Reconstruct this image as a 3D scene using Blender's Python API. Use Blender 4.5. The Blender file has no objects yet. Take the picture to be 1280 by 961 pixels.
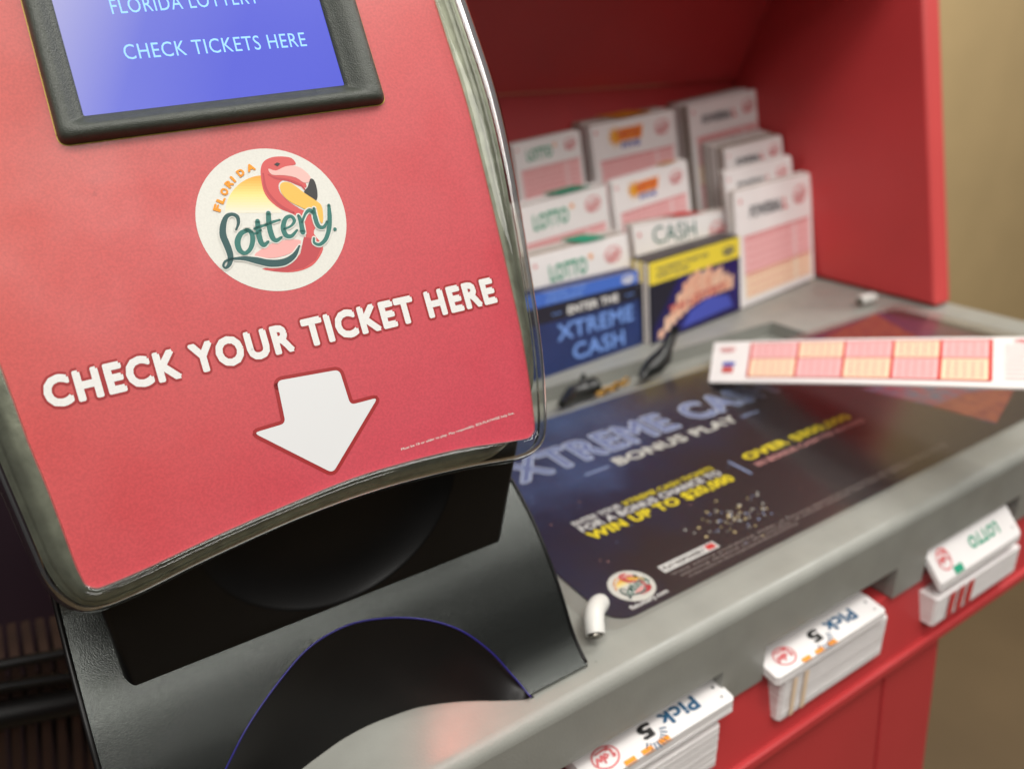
import bpy, bmesh, math, random
import numpy as np
from mathutils import Vector, Matrix
from mathutils.geometry import delaunay_2d_cdt, tessellate_polygon
random.seed(7)
sc = bpy.context.scene
COL = sc.collection

# ------------------------------------------------------------------ camera maths
F = 987.0; CX, CY = 640.0, 480.5
def nz(v):
    v = np.array(v, float); return v/np.linalg.norm(v)
_x = nz([1650, 465, -987]); _y = nz([-705, 408, -987]); _y = nz(_y-_x*(_x@_y)); _z = np.cross(_x, _y)
R = np.array([_x, _y, _z])
H = .25
C = np.array([0, 0, H])
def ray(p):
    d = R@np.array([p[0]-CX, -(p[1]-CY), -F]); return d/np.linalg.norm(d)
def un(p, z=0.):
    d = ray(p); return C+d*(z-H)/d[2]
def hit(p, P, n):
    d = ray(p); n = np.array(n, float); return C+d*(((np.array(P)-C)@n)/(d@n))
UP = nz([0, .23, .973]); SLN = np.cross([1, 0, 0], UP)      # direction the upright slips lean
HU = R@nz([2340, 675, -987]); HV = R@nz([-.27, .96, .016]); HV = nz(HV-HU*(HU@HV)); HN = np.cross(HU, HV)
HP = C+ray((375, 640))*.27

# ------------------------------------------------------------------ materials
def lin(c):
    return tuple((x/255/12.92 if x/255 <= .04045 else ((x/255+.055)/1.055)**2.4) for x in c)
MATS = {}
def mat(name, col, rough=.5, metal=0., coat=0., spec=.5, noise=0., nscale=40., bump=0., bscale=600., emit=0., trans=0., col2=None, detail=4, grain=0., gscale=1500., specks=0., sscale=120., smudge=0.):
    """principled with procedural noise mottling and micro bump"""
    if name in MATS: return MATS[name]
    m = bpy.data.materials.new(name); m.use_nodes = True
    nt = m.node_tree; b = nt.nodes['Principled BSDF']
    c = tuple(col)+(1,)
    b.inputs['Base Color'].default_value = c
    b.inputs['Roughness'].default_value = rough
    b.inputs['Metallic'].default_value = metal
    b.inputs['Coat Weight'].default_value = coat
    b.inputs['Coat Roughness'].default_value = .08
    b.inputs['Specular IOR Level'].default_value = spec
    if emit:
        b.inputs['Emission Color'].default_value = c; b.inputs['Emission Strength'].default_value = emit
    tc = nt.nodes.new('ShaderNodeTexCoord')
    if noise or col2:
        n = nt.nodes.new('ShaderNodeTexNoise'); n.inputs['Scale'].default_value = nscale; n.inputs['Detail'].default_value = detail
        nt.links.new(tc.outputs['Object'], n.inputs['Vector'])
        r = nt.nodes.new('ShaderNodeValToRGB'); r.color_ramp.elements[0].position = .3; r.color_ramp.elements[1].position = .7
        c2 = tuple(col2)+(1,) if col2 else tuple(x*(1-noise) for x in col)+(1,)
        r.color_ramp.elements[0].color = c2; r.color_ramp.elements[1].color = c
        nt.links.new(n.outputs['Fac'], r.inputs['Fac']); nt.links.new(r.outputs['Color'], b.inputs['Base Color'])
        if emit: nt.links.new(r.outputs['Color'], b.inputs['Emission Color'])
    if grain or specks:
        def cur():
            l = b.inputs['Base Color'].links
            return l[0].from_socket if l else None
        def mult(fac_sock, lo, p0, p1):
            rr = nt.nodes.new('ShaderNodeMapRange'); rr.inputs['From Min'].default_value = p0; rr.inputs['From Max'].default_value = p1
            rr.inputs['To Min'].default_value = lo; rr.inputs['To Max'].default_value = 1.0; nt.links.new(fac_sock, rr.inputs['Value'])
            vm = nt.nodes.new('ShaderNodeVectorMath'); vm.operation = 'SCALE'; src = cur()
            if src: nt.links.new(src, vm.inputs[0])
            else: vm.inputs[0].default_value = tuple(col)
            nt.links.new(rr.outputs[0], vm.inputs['Scale']); nt.links.new(vm.outputs[0], b.inputs['Base Color'])
        if grain:
            g = nt.nodes.new('ShaderNodeTexNoise'); g.inputs['Scale'].default_value = gscale; g.inputs['Detail'].default_value = 2; nt.links.new(tc.outputs['Object'], g.inputs['Vector'])
            mult(g.outputs['Fac'], 1-grain, .35, .65)
        if specks:
            g = nt.nodes.new('ShaderNodeTexNoise'); g.inputs['Scale'].default_value = sscale; g.inputs['Detail'].default_value = 6; g.inputs['Roughness'].default_value = .7; nt.links.new(tc.outputs['Object'], g.inputs['Vector'])
            mult(g.outputs['Fac'], 1-specks, .27, .33)
    if smudge:
        g = nt.nodes.new('ShaderNodeTexNoise'); g.inputs['Scale'].default_value = 35; g.inputs['Detail'].default_value = 6; nt.links.new(tc.outputs['Object'], g.inputs['Vector'])
        rr = nt.nodes.new('ShaderNodeMapRange'); rr.inputs['From Min'].default_value = .35; rr.inputs['From Max'].default_value = .65; rr.inputs['To Min'].default_value = max(.03, rough-smudge); rr.inputs['To Max'].default_value = rough+smudge
        nt.links.new(g.outputs['Fac'], rr.inputs['Value']); nt.links.new(rr.outputs[0], b.inputs['Roughness'])
    if bump:
        n2 = nt.nodes.new('ShaderNodeTexNoise'); n2.inputs['Scale'].default_value = bscale; n2.inputs['Detail'].default_value = 3
        nt.links.new(tc.outputs['Object'], n2.inputs['Vector'])
        bp = nt.nodes.new('ShaderNodeBump'); bp.inputs['Strength'].default_value = bump; bp.inputs['Distance'].default_value = .0004
        nt.links.new(n2.outputs['Fac'], bp.inputs['Height']); nt.links.new(bp.outputs['Normal'], b.inputs['Normal'])
    MATS[name] = m; return m
def clear_mat(name, tint, gloss=.05, ior=1.45, rough=.03, back=1.0):
    if name in MATS: return MATS[name]
    m = bpy.data.materials.new(name); m.use_nodes = True; nt = m.node_tree
    nt.nodes.clear()
    out = nt.nodes.new('ShaderNodeOutputMaterial'); mx = nt.nodes.new('ShaderNodeMixShader')
    tr = nt.nodes.new('ShaderNodeBsdfTransparent'); tr.inputs['Color'].default_value = tuple(tint)+(1,)
    gl = nt.nodes.new('ShaderNodeBsdfGlossy'); gl.inputs['Roughness'].default_value = rough
    fr = nt.nodes.new('ShaderNodeFresnel'); fr.inputs['IOR'].default_value = ior
    ge = nt.nodes.new('ShaderNodeNewGeometry'); iv = nt.nodes.new('ShaderNodeMath'); iv.operation = 'SUBTRACT'; iv.inputs[0].default_value = 1; bk = nt.nodes.new('ShaderNodeMath'); bk.operation = 'MULTIPLY'; bk.inputs[1].default_value = back; nt.links.new(ge.outputs['Backfacing'], bk.inputs[0]); nt.links.new(bk.outputs[0], iv.inputs[1])
    ml = nt.nodes.new('ShaderNodeMath'); ml.operation = 'MULTIPLY'; nt.links.new(fr.outputs[0], ml.inputs[0]); nt.links.new(iv.outputs[0], ml.inputs[1])
    nt.links.new(ml.outputs[0], mx.inputs[0]); nt.links.new(tr.outputs[0], mx.inputs[1]); nt.links.new(gl.outputs[0], mx.inputs[2])
    nt.links.new(mx.outputs[0], out.inputs[0]); MATS[name] = m; return m

RED_PLATE = mat('plate_print', lin((186, 64, 80)), .40, coat=.0, grain=.16, gscale=1300, smudge=.08, specks=.25, sscale=60, col2=lin((190, 70, 66)), nscale=7, bump=.04, bscale=1500, detail=1)
WHITE = mat('white_print', lin((222, 220, 216)), .45, grain=.06)
CREAM = mat('cream_print', lin((214, 212, 203)), .45, grain=.06)
DRED = mat('dark_red_print', lin((148, 16, 18)), .45)
YEL = mat('yellow_print', lin((236, 214, 40)), .5)
GOLD = mat('gold_print', lin((230, 160, 45)), .5)
GOLDL = mat('light_gold_print', lin((228, 176, 72)), .5)
GOLDP = mat('pale_gold_print', lin((242, 218, 160)), .5)
CORAL = mat('coral_print', lin((200, 76, 74)), .5)
CORALD = mat('deep_coral_print', lin((178, 56, 62)), .5)
CORALL = mat('light_coral_print', lin((226, 160, 155)), .5)
BLACKP = mat('black_print', lin((34, 32, 32)), .5)
TEAL = mat('teal_print', lin((30, 104, 94)), .5)
TEALD = mat('dark_teal_print', lin((18, 70, 70)), .5)
SMOKE = mat('shell_metal', lin((190, 190, 180)), .42, metal=.75, noise=.35, nscale=160, bump=.3, bscale=300)
RUBBER = mat('bezel_rubber', lin((66, 70, 62)), .42, noise=.25, nscale=300, bump=.6, bscale=2400)
CLEAR = clear_mat('clear_acrylic', (.90, .91, .87), ior=1.45, back=.25)
SHEET = clear_mat('clear_sheet', (.95, .95, .95), ior=1.4, rough=.20)
BLACKG = mat('black_gloss', (.0055, .0048, .0045), .34, spec=.35, noise=.3, nscale=30)
DECK = mat('deck_plastic', (.062, .066, .062), .25, metal=.9, spec=.7, noise=.2, nscale=900, bump=.35, bscale=2200)
BLUE = mat('blue_rim_glow', lin((26, 18, 104)), .3, emit=.05)
GREY = mat('grey_laminate', lin((146, 146, 139)), .38, noise=.10, nscale=60, specks=.35, sscale=130, smudge=.08, bump=.25, bscale=900)
RED = mat('red_laminate', lin((192, 58, 60)), .45, noise=.10, nscale=9, bump=.15, bscale=500)
REDE = mat('red_edge_band', lin((212, 78, 76)), .4, noise=.05, nscale=9)
PAPER = mat('slip_paper', lin((236, 231, 229)), .7, noise=.04, nscale=50)
PAPER2 = mat('slip_paper_edge', lin((168, 154, 140)), .8, noise=.2, nscale=200)
PINK = mat('pink_print', lin((240, 188, 188)), .7)
PINKD = mat('rose_print', lin((214, 108, 110)), .7)
ORNG = mat('peach_print', lin((246, 218, 186)), .7)
REDP = mat('red_print', lin((206, 60, 56)), .7)
GREEN = mat('green_print', lin((36, 150, 116)), .7)
OGOLD = mat('orange_print', lin((238, 150, 40)), .7)
BLUEP = mat('blue_print', lin((64, 76, 170)), .7)
GREYP = mat('grey_print', lin((90, 92, 96)), .7)
NAVY = mat('navy_text', lin((30, 84, 120)), .6)
PBLUE = mat('pale_blue_print', lin((150, 166, 205)), .5)
POSTER = None
WALL = mat('beige_paint', lin((214, 186, 136)), .8, noise=.08, nscale=5, bump=.3, bscale=150)
BRASS = mat('brass', lin((170, 130, 60)), .3, metal=1)
PEN = mat('pen_plastic', (.012, .013, .012), .3)
SLEEVE = mat('white_sleeve', lin((214, 212, 206)), .4, noise=.05)
STEEL = mat('screw_steel', lin((150, 145, 135)), .25, metal=1, noise=.4, nscale=900)
BROWN = mat('brown_card', lin((56, 34, 22)), .7, noise=.3, nscale=60)
PLUM = mat('dark_plum', lin((46, 30, 40)), .5, noise=.3, nscale=5)

# ------------------------------------------------------------------ mesh builder
ORG = {}
def tag(o, label=None, cat=None, group=None, kind=None):
    if label: o['label'] = label
    if cat: o['category'] = cat
    if group: o['group'] = group
    if kind: o['kind'] = kind
    return o
def empty(name, loc, label, cat, group=None):
    o = bpy.data.objects.new(name, None); COL.objects.link(o); o.location = loc; o.empty_display_size = .01
    ORG[o.name] = np.array(loc, float); return tag(o, label, cat, group)
class MB:
    def __init__(s): s.v = []; s.f = []; s.m = []; s.mats = []
    def mi(s, m):
        if m not in s.mats: s.mats.append(m)
        return s.mats.index(m)
    def add(s, vs, fs, m):
        o = len(s.v); k = s.mi(m)
        s.v += [tuple(map(float, v)) for v in vs]
        for f in fs: s.f.append(tuple(i+o for i in f)); s.m.append(k)
    def quad(s, a, b, c, d, m): s.add([a, b, c, d], [(0, 1, 2, 3)], m)
    def box(s, o, ex, ey, ez, m):
        """origin corner and three edge vectors"""
        o, ex, ey, ez = map(lambda q: np.array(q, float), (o, ex, ey, ez))
        vs = [o, o+ex, o+ex+ey, o+ey, o+ez, o+ex+ez, o+ex+ey+ez, o+ey+ez]
        fs = [(0, 3, 2, 1), (4, 5, 6, 7), (0, 1, 5, 4), (1, 2, 6, 5), (2, 3, 7, 6), (3, 0, 4, 7)]
        if np.dot(np.cross(ex, ey), ez) < 0: fs = [f[::-1] for f in fs]
        s.add(vs, fs, m)
    def grid(s, rows, m, closed=False):
        """rows: list of equal length point lists"""
        n = len(rows[0]); vs = [p for r in rows for p in r]; fs = []
        for i in range(len(rows)-1):
            for j in range(n if closed else n-1):
                k = (j+1) % n; fs.append((i*n+j, i*n+k, (i+1)*n+k, (i+1)*n+j))
        s.add(vs, fs, m)
    def tube(s, path, rad, m, n=10, caps=True):
        path = [np.array(p, float) for p in path]; rows = []
        for i, p in enumerate(path):
            t = nz(path[min(i+1, len(path)-1)]-path[max(i-1, 0)])
            a = np.array([0, 0, 1.]) if abs(t[2]) < .9 else np.array([1., 0, 0])
            e = nz(np.cross(t, a)); g = np.cross(t, e); r = rad[i] if hasattr(rad, '__len__') else rad
            rows.append([p+r*(math.cos(2*math.pi*k/n)*e+math.sin(2*math.pi*k/n)*g) for k in range(n)])
        s.grid(rows, m, True)
        if caps: s.add(rows[0], [tuple(range(n))], m); s.add(rows[-1], [tuple(range(n))[::-1]], m)
    def poly(s, face, pts, m, lift=0.):
        """filled polygon in face coordinates"""
        tri = tessellate_polygon([[Vector((a, b, 0)) for a, b in pts]])
        vs = [face(a, b, lift) for a, b in pts]
        fs = []
        for t in tri:
            p = [pts[i] for i in t]
            ar = (p[1][0]-p[0][0])*(p[2][1]-p[0][1])-(p[2][0]-p[0][0])*(p[1][1]-p[0][1])
            fs.append(tuple(t) if ar > 0 else tuple(t)[::-1])
        s.add(vs, fs, m)
    def rect(s, face, a, b, w, h, m, lift=0.): s.poly(face, [(a, b), (a+w, b), (a+w, b+h), (a, b+h)], m, lift)
    def slab(s, face, pts, z0, z1, m, side=None):
        s.poly(face, pts, m, z1)
        n = len(pts)
        s.grid([[face(a, b, z0) for a, b in pts], [face(a, b, z1) for a, b in pts]], side or m, True)
        k = len(s.v); s.poly(face, pts, side or m, z0)
    def stroke(s, face, pts, ws, m, lift=0., sub=6):
        P, W = smooth(pts, ws, sub); L = []; Rr = []
        for i in range(len(P)):
            t = nz(P[min(i+1, len(P)-1)]-P[max(i-1, 0)]); q = np.array([-t[1], t[0]])*W[i]/2
            L.append(P[i]+q); Rr.append(P[i]-q)
        s.grid([[face(a, b, lift) for a, b in Rr], [face(a, b, lift) for a, b in L]], m)
        for c, w in ((P[0], W[0]), (P[-1], W[-1])):
            s.poly(face, [(c[0]+w/2*math.cos(a*math.pi/6), c[1]+w/2*math.sin(a*math.pi/6)) for a in range(12)], m, lift)
    def build(s, name, parent=None, smooth=False, bevel=0., org=None, seg=2, autos=None):
        me = bpy.data.meshes.new(name)
        if parent is not None:
            r = parent
            while r.parent: r = r.parent
            o0 = ORG[r.name]
        elif org is not None: o0 = np.array(org, float)
        else:
            A = np.array(s.v); o0 = np.array([(A[:, 0].min()+A[:, 0].max())/2, (A[:, 1].min()+A[:, 1].max())/2, A[:, 2].min()])
        me.from_pydata([tuple(np.array(v)-o0) for v in s.v], [], s.f)
        for m in s.mats: me.materials.append(m)
        me.polygons.foreach_set('material_index', s.m)
        if smooth: me.polygons.foreach_set('use_smooth', [True]*len(me.polygons))
        if bevel or autos or smooth:
            bm = bmesh.new(); bm.from_mesh(me); bmesh.ops.remove_doubles(bm, verts=bm.verts, dist=1e-6)
            bm.to_mesh(me); bm.free()
        me.update()
        if autos: me.set_sharp_from_angle(angle=math.radians(autos))
        o = bpy.data.objects.new(name, me); COL.objects.link(o)
        if parent is not None: o.parent = parent
        else: o.location = o0; ORG[o.name] = o0
        if bevel:
            b = o.modifiers.new('bevel', 'BEVEL'); b.width = bevel; b.segments = seg; b.limit_method = 'ANGLE'; b.angle_limit = math.radians(35)
        return o
def smooth(pts, ws, sub):
    P = [np.array(p, float) for p in pts]
    if not hasattr(ws, '__len__'): ws = [ws]*len(P)
    out = []; wo = []
    for i in range(len(P)-1):
        p0, p1, p2, p3 = P[max(i-1, 0)], P[i], P[i+1], P[min(i+2, len(P)-1)]
        for k in range(sub):
            t = k/sub
            out.append(.5*((2*p1)+(-p0+p2)*t+(2*p0-5*p1+4*p2-p3)*t*t+(-p0+3*p1-3*p2+p3)*t**3)); wo.append(ws[i]*(1-t)+ws[i+1]*t)
    out.append(P[-1]); wo.append(ws[-1]); return out, wo
def smooth_closed(pts, sub=5):
    n = len(pts); P = [np.array(p, float) for p in pts]; out = []
    for i in range(n):
        p0, p1, p2, p3 = P[i-1], P[i], P[(i+1) % n], P[(i+2) % n]
        for k in range(sub):
            t = k/sub; out.append(tuple(.5*((2*p1)+(-p0+p2)*t+(2*p0-5*p1+4*p2-p3)*t*t+(-p0+3*p1-3*p2+p3)*t**3)))
    return out
def mkface(O, e1, e2):
    O = np.array(O, float); e1 = nz(e1); e2 = nz(e2); n = nz(np.cross(e1, e2))
    return lambda a, b, l=0.: O+a*e1+b*e2+l*n
def to_uv(p, O, e1, e2):
    n = np.cross(e1, e2); q = hit(p, O, n)-O; return (float(q@e1), float(q@e2))
HF = mkface(HP, HU, HV)
def huv(p): return to_uv(p, HP, HU, HV)
DF = mkface((0, 0, 0), (1, 0, 0), (0, 1, 0))

# ------------------------------------------------------------------ text
FONT = None
TC = {}
def text_mesh(t, off=0., res=3, sp=1.0):
    k = (t, off, res, sp)
    if k in TC: return TC[k]
    c = bpy.data.curves.new('t', 'FONT'); c.body = t; c.resolution_u = res; c.space_character = sp; c.fill_mode = 'BOTH'
    if FONT: c.font = FONT
    o = bpy.data.objects.new('t', c); COL.objects.link(o)
    bpy.context.view_layer.update()
    me = bpy.data.meshes.new_from_object(o.evaluated_get(bpy.context.evaluated_depsgraph_get()))
    vs = np.array([v.co[:2] for v in me.vertices]) if len(me.vertices) else np.zeros((1, 2))
    fs = []
    for p in me.polygons:
        f = list(p.vertices)
        if p.normal.z < 0: f = f[::-1]
        fs.append(tuple(f))
    bpy.data.objects.remove(o); bpy.data.curves.remove(c); bpy.data.meshes.remove(me)
    TC[k] = (vs, fs); return TC[k]
CAP = {}
def cap():
    if 'h' not in CAP: CAP['h'] = text_mesh('H', 0.)[0][:, 1].max()
    return CAP['h']
def put_text(mb, face, t, a0, b0, a1, b1, h, m, lift=.0003, off=0., ref=None, shear=0., sp=None):
    """text on a face, baseline (a0,b0)-(a1,b1), capital height h; off thickens every stroke by a ribbon round its outline"""
    if ref is None: ref = off
    if sp is None: sp = 1.0+min(ref, .06)*1.6
    vs, fs = text_mesh(t, 0., 3, sp)
    x0, x1 = vs[:, 0].min()-ref, vs[:, 0].max()+ref; d = np.array([a1-a0, b1-b0]); L = np.linalg.norm(d); d /= L; q = np.array([-d[1], d[0]])
    hh = cap()+2*ref
    def T(x, y, l):
        yy = (y+ref)/hh*h; xx = (x-x0)/(x1-x0)*L+yy*shear
        P = np.array([a0, b0])+d*xx+q*yy; return face(P[0], P[1], l)
    mb.add([T(x, y, lift) for x, y in vs], fs, m)
    if off > 0:
        cnt = {}
        for f in fs:
            for i in range(len(f)):
                a, b = f[i], f[(i+1) % len(f)]; cnt.setdefault((min(a, b), max(a, b)), []).append((a, b))
        # glyph meshes may not share vertices: match by position
        key = lambda v: (round(float(v[0]), 4), round(float(v[1]), 4))
        c2 = {}
        for e in cnt:
            k = tuple(sorted((key(vs[e[0]]), key(vs[e[1]])))); c2[k] = c2.get(k, 0)+len(cnt[e])
        V = []; Fc = []; n_ = 0
        for k, c in c2.items():
            if c != 1 or k[0] == k[1]: continue
            p, r = np.array(k[0]), np.array(k[1]); t_ = nz(r-p); w = np.array([-t_[1], t_[0]])*off
            n_ += 1; l = lift+.000002*(1+n_ % 9)
            o = len(V); V += [T(*(p-w), l), T(*(r-w), l), T(*(r+w), l), T(*(p+w), l)]; Fc.append((o, o+1, o+2, o+3))
            o = len(V); l += .000020; V += [T(p[0]+off*math.cos(a*math.pi/8), p[1]+off*math.sin(a*math.pi/8), l) for a in range(16)]; Fc.append(tuple(range(o, o+16)))
        mb.add(V, Fc, m)

# ------------------------------------------------------------------ the room
mb = MB(); mb.quad((-3, 1.25, -1.1), (5, 1.25, -1.1), (5, 1.25, 2.2), (-3, 1.25, 2.2), WALL)
tag(mb.build('wall', org=(1, 1.25, -1.1)), kind='structure')
FLOOR = mat('floor_tile', lin((110, 92, 66)), .6, noise=.2, nscale=3)
mb = MB(); mb.quad((-3, -3, -1.1), (5, -3, -1.1), (5, 1.25, -1.1), (-3, 1.25, -1.1), FLOOR)
tag(mb.build('floor', org=(1, 0, -1.1)), kind='structure')

# ------------------------------------------------------------------ play station (counter)
PS = empty('play_station', (.4, .35, -1.1), 'red and grey laminate counter unit with side panel and hood holding the slip bins', 'counter')
YF = .196; YP0, YP1 = .424, .466; XL = -.016; XR = 1.12*H/.36
XR = .80
PX0, PX1 = .757, .784
# desk top: strips around the pen channel; front edge rounded over into the fascia
mb = MB()
prof = []
r = .006
for k in range(7):
    a = k/6*math.pi/2; prof.append((YF+r-r*math.sin(a) if False else YF+r-r*math.cos(math.pi/2-a), -r+r*math.sin(math.pi/2-a)))
# prof runs from top (YF+r,0) to front (YF,-r)
XE = .786
rows = [[(x, YP0, 0) for x in (XE, XL)], [(x, YF+.012, 0) for x in (XE, XL)]]+[[(x, y, z) for x in (XE, XL)] for y, z in prof]
mb.grid(rows, GREY)
cx0, cx1 = .20, .60
def arc_end(x, y0, y1): pass
mb.quad((XL, YP0, 0), (cx0, YP0, 0), (cx0, YP1, 0), (XL, YP1, 0), GREY)
mb.quad((cx1, YP0, 0), (XE, YP0, 0), (XE, YP1, 0), (cx1, YP1, 0), GREY)
mb.box((cx0, YP0, -.014), (cx1-cx0, 0, 0), (0, YP1-YP0, 0), (0, 0, .0005), GREY)
mb.quad((cx0, YP0, -.014), (cx0, YP0, 0), (cx1, YP0, 0), (cx1, YP0, -.014), GREY)
mb.quad((cx0, YP1, -.014), (cx1, YP1, -.014), (cx1, YP1, 0), (cx0, YP1, 0), GREY)
mb.quad((cx1, YP0, -.014), (cx1, YP0, 0), (cx1, YP1, 0), (cx1, YP1, -.014), GREY)
mb.quad((cx0, YP0, -.014), (cx0, YP1, -.014), (cx0, YP1, 0), (cx0, YP0, 0), GREY)
# rear strip up to the bin line
lip = [un(p)[:2] for p in ((690, 468), (802, 430), (925, 388), (1018, 350))]
pts = [(XL, YP1), (XE, YP1), (XE, .62), (PX0, .62), tuple(lip[3]), tuple(lip[2]), tuple(lip[1]), tuple(lip[0]), (XL, .47)]
mb.poly(DF, pts, GREY, 0)
dt = mb.build('desk_top', PS, smooth=True, autos=30)
# fascia with notches
mb = MB(); z0 = -.056
notch = [(.13, .246), (.277, .391), (.421, .53), (.57, .68), (.72, .83)]
x = XL
zn = -.034
notch = notch[:4]
for a, b in notch:
    mb.box((x, YF+.006, z0), (a-x, 0, 0), (0, -.006, 0), (0, 0, -z0-.006), GREY)
    mb.box((a, YF+.006, zn), (b-a, 0, 0), (0, -.006, 0), (0, 0, -zn-.006), GREY)
    mb.quad((a, YF+.04, z0), (b, YF+.04, z0), (b, YF+.04, zn), (a, YF+.04, zn), GREY)
    mb.quad((a, YF+.006, zn), (b, YF+.006, zn), (b, YF+.04, zn), (a, YF+.04, zn), GREY)
    for xx in (a-.0004, b+.0004): mb.quad((xx, YF+.006, z0), (xx, YF+.04, z0), (xx, YF+.04, zn), (xx, YF+.006, zn), GREY)
    x = b
mb.box((x, YF+.006, z0), (XE-x, 0, 0), (0, -.006, 0), (0, 0, -z0-.006), GREY)
mb.build('fascia', PS)
# red apron and cabinet
mb = MB()
mb.box((XL, YF+.003, z0-.001), (XE-XL, 0, 0), (0, .012, 0), (0, -.009, -.040), RED)
mb.box((XL, YF+.003, z0-.003), (XE-XL, 0, 0), (0, .2, 0), (0, 0, -.0004), RED)
mb.build('apron', PS, bevel=.001)
mb = MB(); mb.box((XL, .1865, -.0975), (XE-XL, 0, 0), (0, .02, 0), (0, -.0005, -.006), RED)
mb.build('ledge', PS, bevel=.001)
mb = MB()
dn = np.array([0, -.09, -1.0])
mb.box((.3925, .192, -.104), (.452-.3925, 0, 0), (0, .02, 0), dn*.9, RED)
mb.box((.452-.012, .2125, -.104), (.012, 0, 0), (0, .45, 0), dn*.9, RED)
mb.build('cabinet_body', PS, bevel=.0015)
mb = MB(); mb.box((XL, .1915, -.104), (.3895-XL, 0, 0), (0, .018, 0), dn*.9, RED)
mb.build('cabinet_door', PS, bevel=.0015)
# side panel
mb = MB(); ph = .50
yb0, yf0 = .74, .395
prof = [(yf0+.004, .0015), (yf0+.0005, .006)]
q = [np.array([0, yf0, .0]), np.array([0, yb0, .0]), np.array([0, yb0, .0])+UP*ph, np.array([0, yf0, 0])+UP*ph]
for a in q: a[2] += .0015
vs = [(PX0, p[1], p[2]) for p in q]+[(PX1, p[1], p[2]) for p in q]
mb.add(vs, [(0, 3, 2, 1), (4, 5, 6, 7), (0, 1, 5, 4), (1, 2, 6, 5), (2, 3, 7, 6)], RED)
mb.add(vs, [(3, 0, 4, 7)], REDE)
mb.build('side_panel', PS, bevel=.005, seg=3)
# back panel, hood
BC = .632
def lean(y0, z): return y0+.236*z
mb = MB(); zc = .205
mb.box((XL, lean(BC, -.05), -.05), (PX0-XL, 0, 0), (0, .016, 0), (0, .236*(zc+.05), zc+.05), RED)
mb.build('back_panel', PS)
mb = MB()
mb.box((XL, lean(BC, zc)-.006, zc+.001), (PX0-XL, 0, 0), (0, .016, 0), (0, -.07, .15), RED)
mb.box((XL, .465, .338), (PX0-XL, 0, 0), (0, .23, 0), (0, 0, .02), RED)
mb.build('hood', PS, bevel=.002)
# stepped bin tray (mostly hidden under the slips)
mb = MB()
for y0, y1, zt in ((.50, .54, -.02), (.54, .575, .0), (.575, .60, .03), (.60, .63, .06)):
    mb.box((XL, y0+.001, -.05), (PX0-XL, 0, 0), (0, y1-y0-.001, 0), (0, 0, zt+.05), GREY)
mb.build('bin_tray', PS)

# ------------------------------------------------------------------ printing on slips
def oval_logo(mb, face, cx, cy, rx, ry, m, rot=0.):
    """small outlined round emblem with script-like strokes"""
    ring = []
    for k in range(25):
        a = 2*math.pi*k/24; ring.append((cx+rx*math.cos(a)*math.cos(rot)-ry*math.sin(a)*math.sin(rot), cy+rx*math.cos(a)*math.sin(rot)+ry*math.sin(a)*math.cos(rot)))
    mb.stroke(face, ring, rx*.12, m, .0003, 1)
    c, s = math.cos(rot), math.sin(rot)
    def T(x, y): return (cx+rx*x*c-ry*y*s, cy+rx*x*s+ry*y*c)
    mb.stroke(face, [T(-.7, .15), T(-.55, .35), T(-.6, -.4), T(-.3, -.5)], rx*.16, m, .0004, 3)
    mb.stroke(face, [T(-.25, 0), T(-.05, -.25), T(.1, .1), T(-.1, .1)], rx*.15, m, .0004, 3)
    mb.stroke(face, [T(.2, .45), T(.22, -.3), T(.45, .2), T(.6, -.2), T(.8, .3)], rx*.15, m, .0004, 3)
    mb.stroke(face, [T(-.6, -.7), T(0, -.62), T(.5, -.6)], rx*.14, m, .0004, 3)
def star_burst(mb, face, cx, cy, r, m, n=8, inner=.45):
    pts = [(cx+r*(1 if k % 2 == 0 else inner)*math.cos(math.pi*k/n+.2), cy+r*(1 if k % 2 == 0 else inner)*math.sin(math.pi*k/n+.2)) for k in range(2*n)]
    mb.poly(face, pts, m, .0003)
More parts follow.
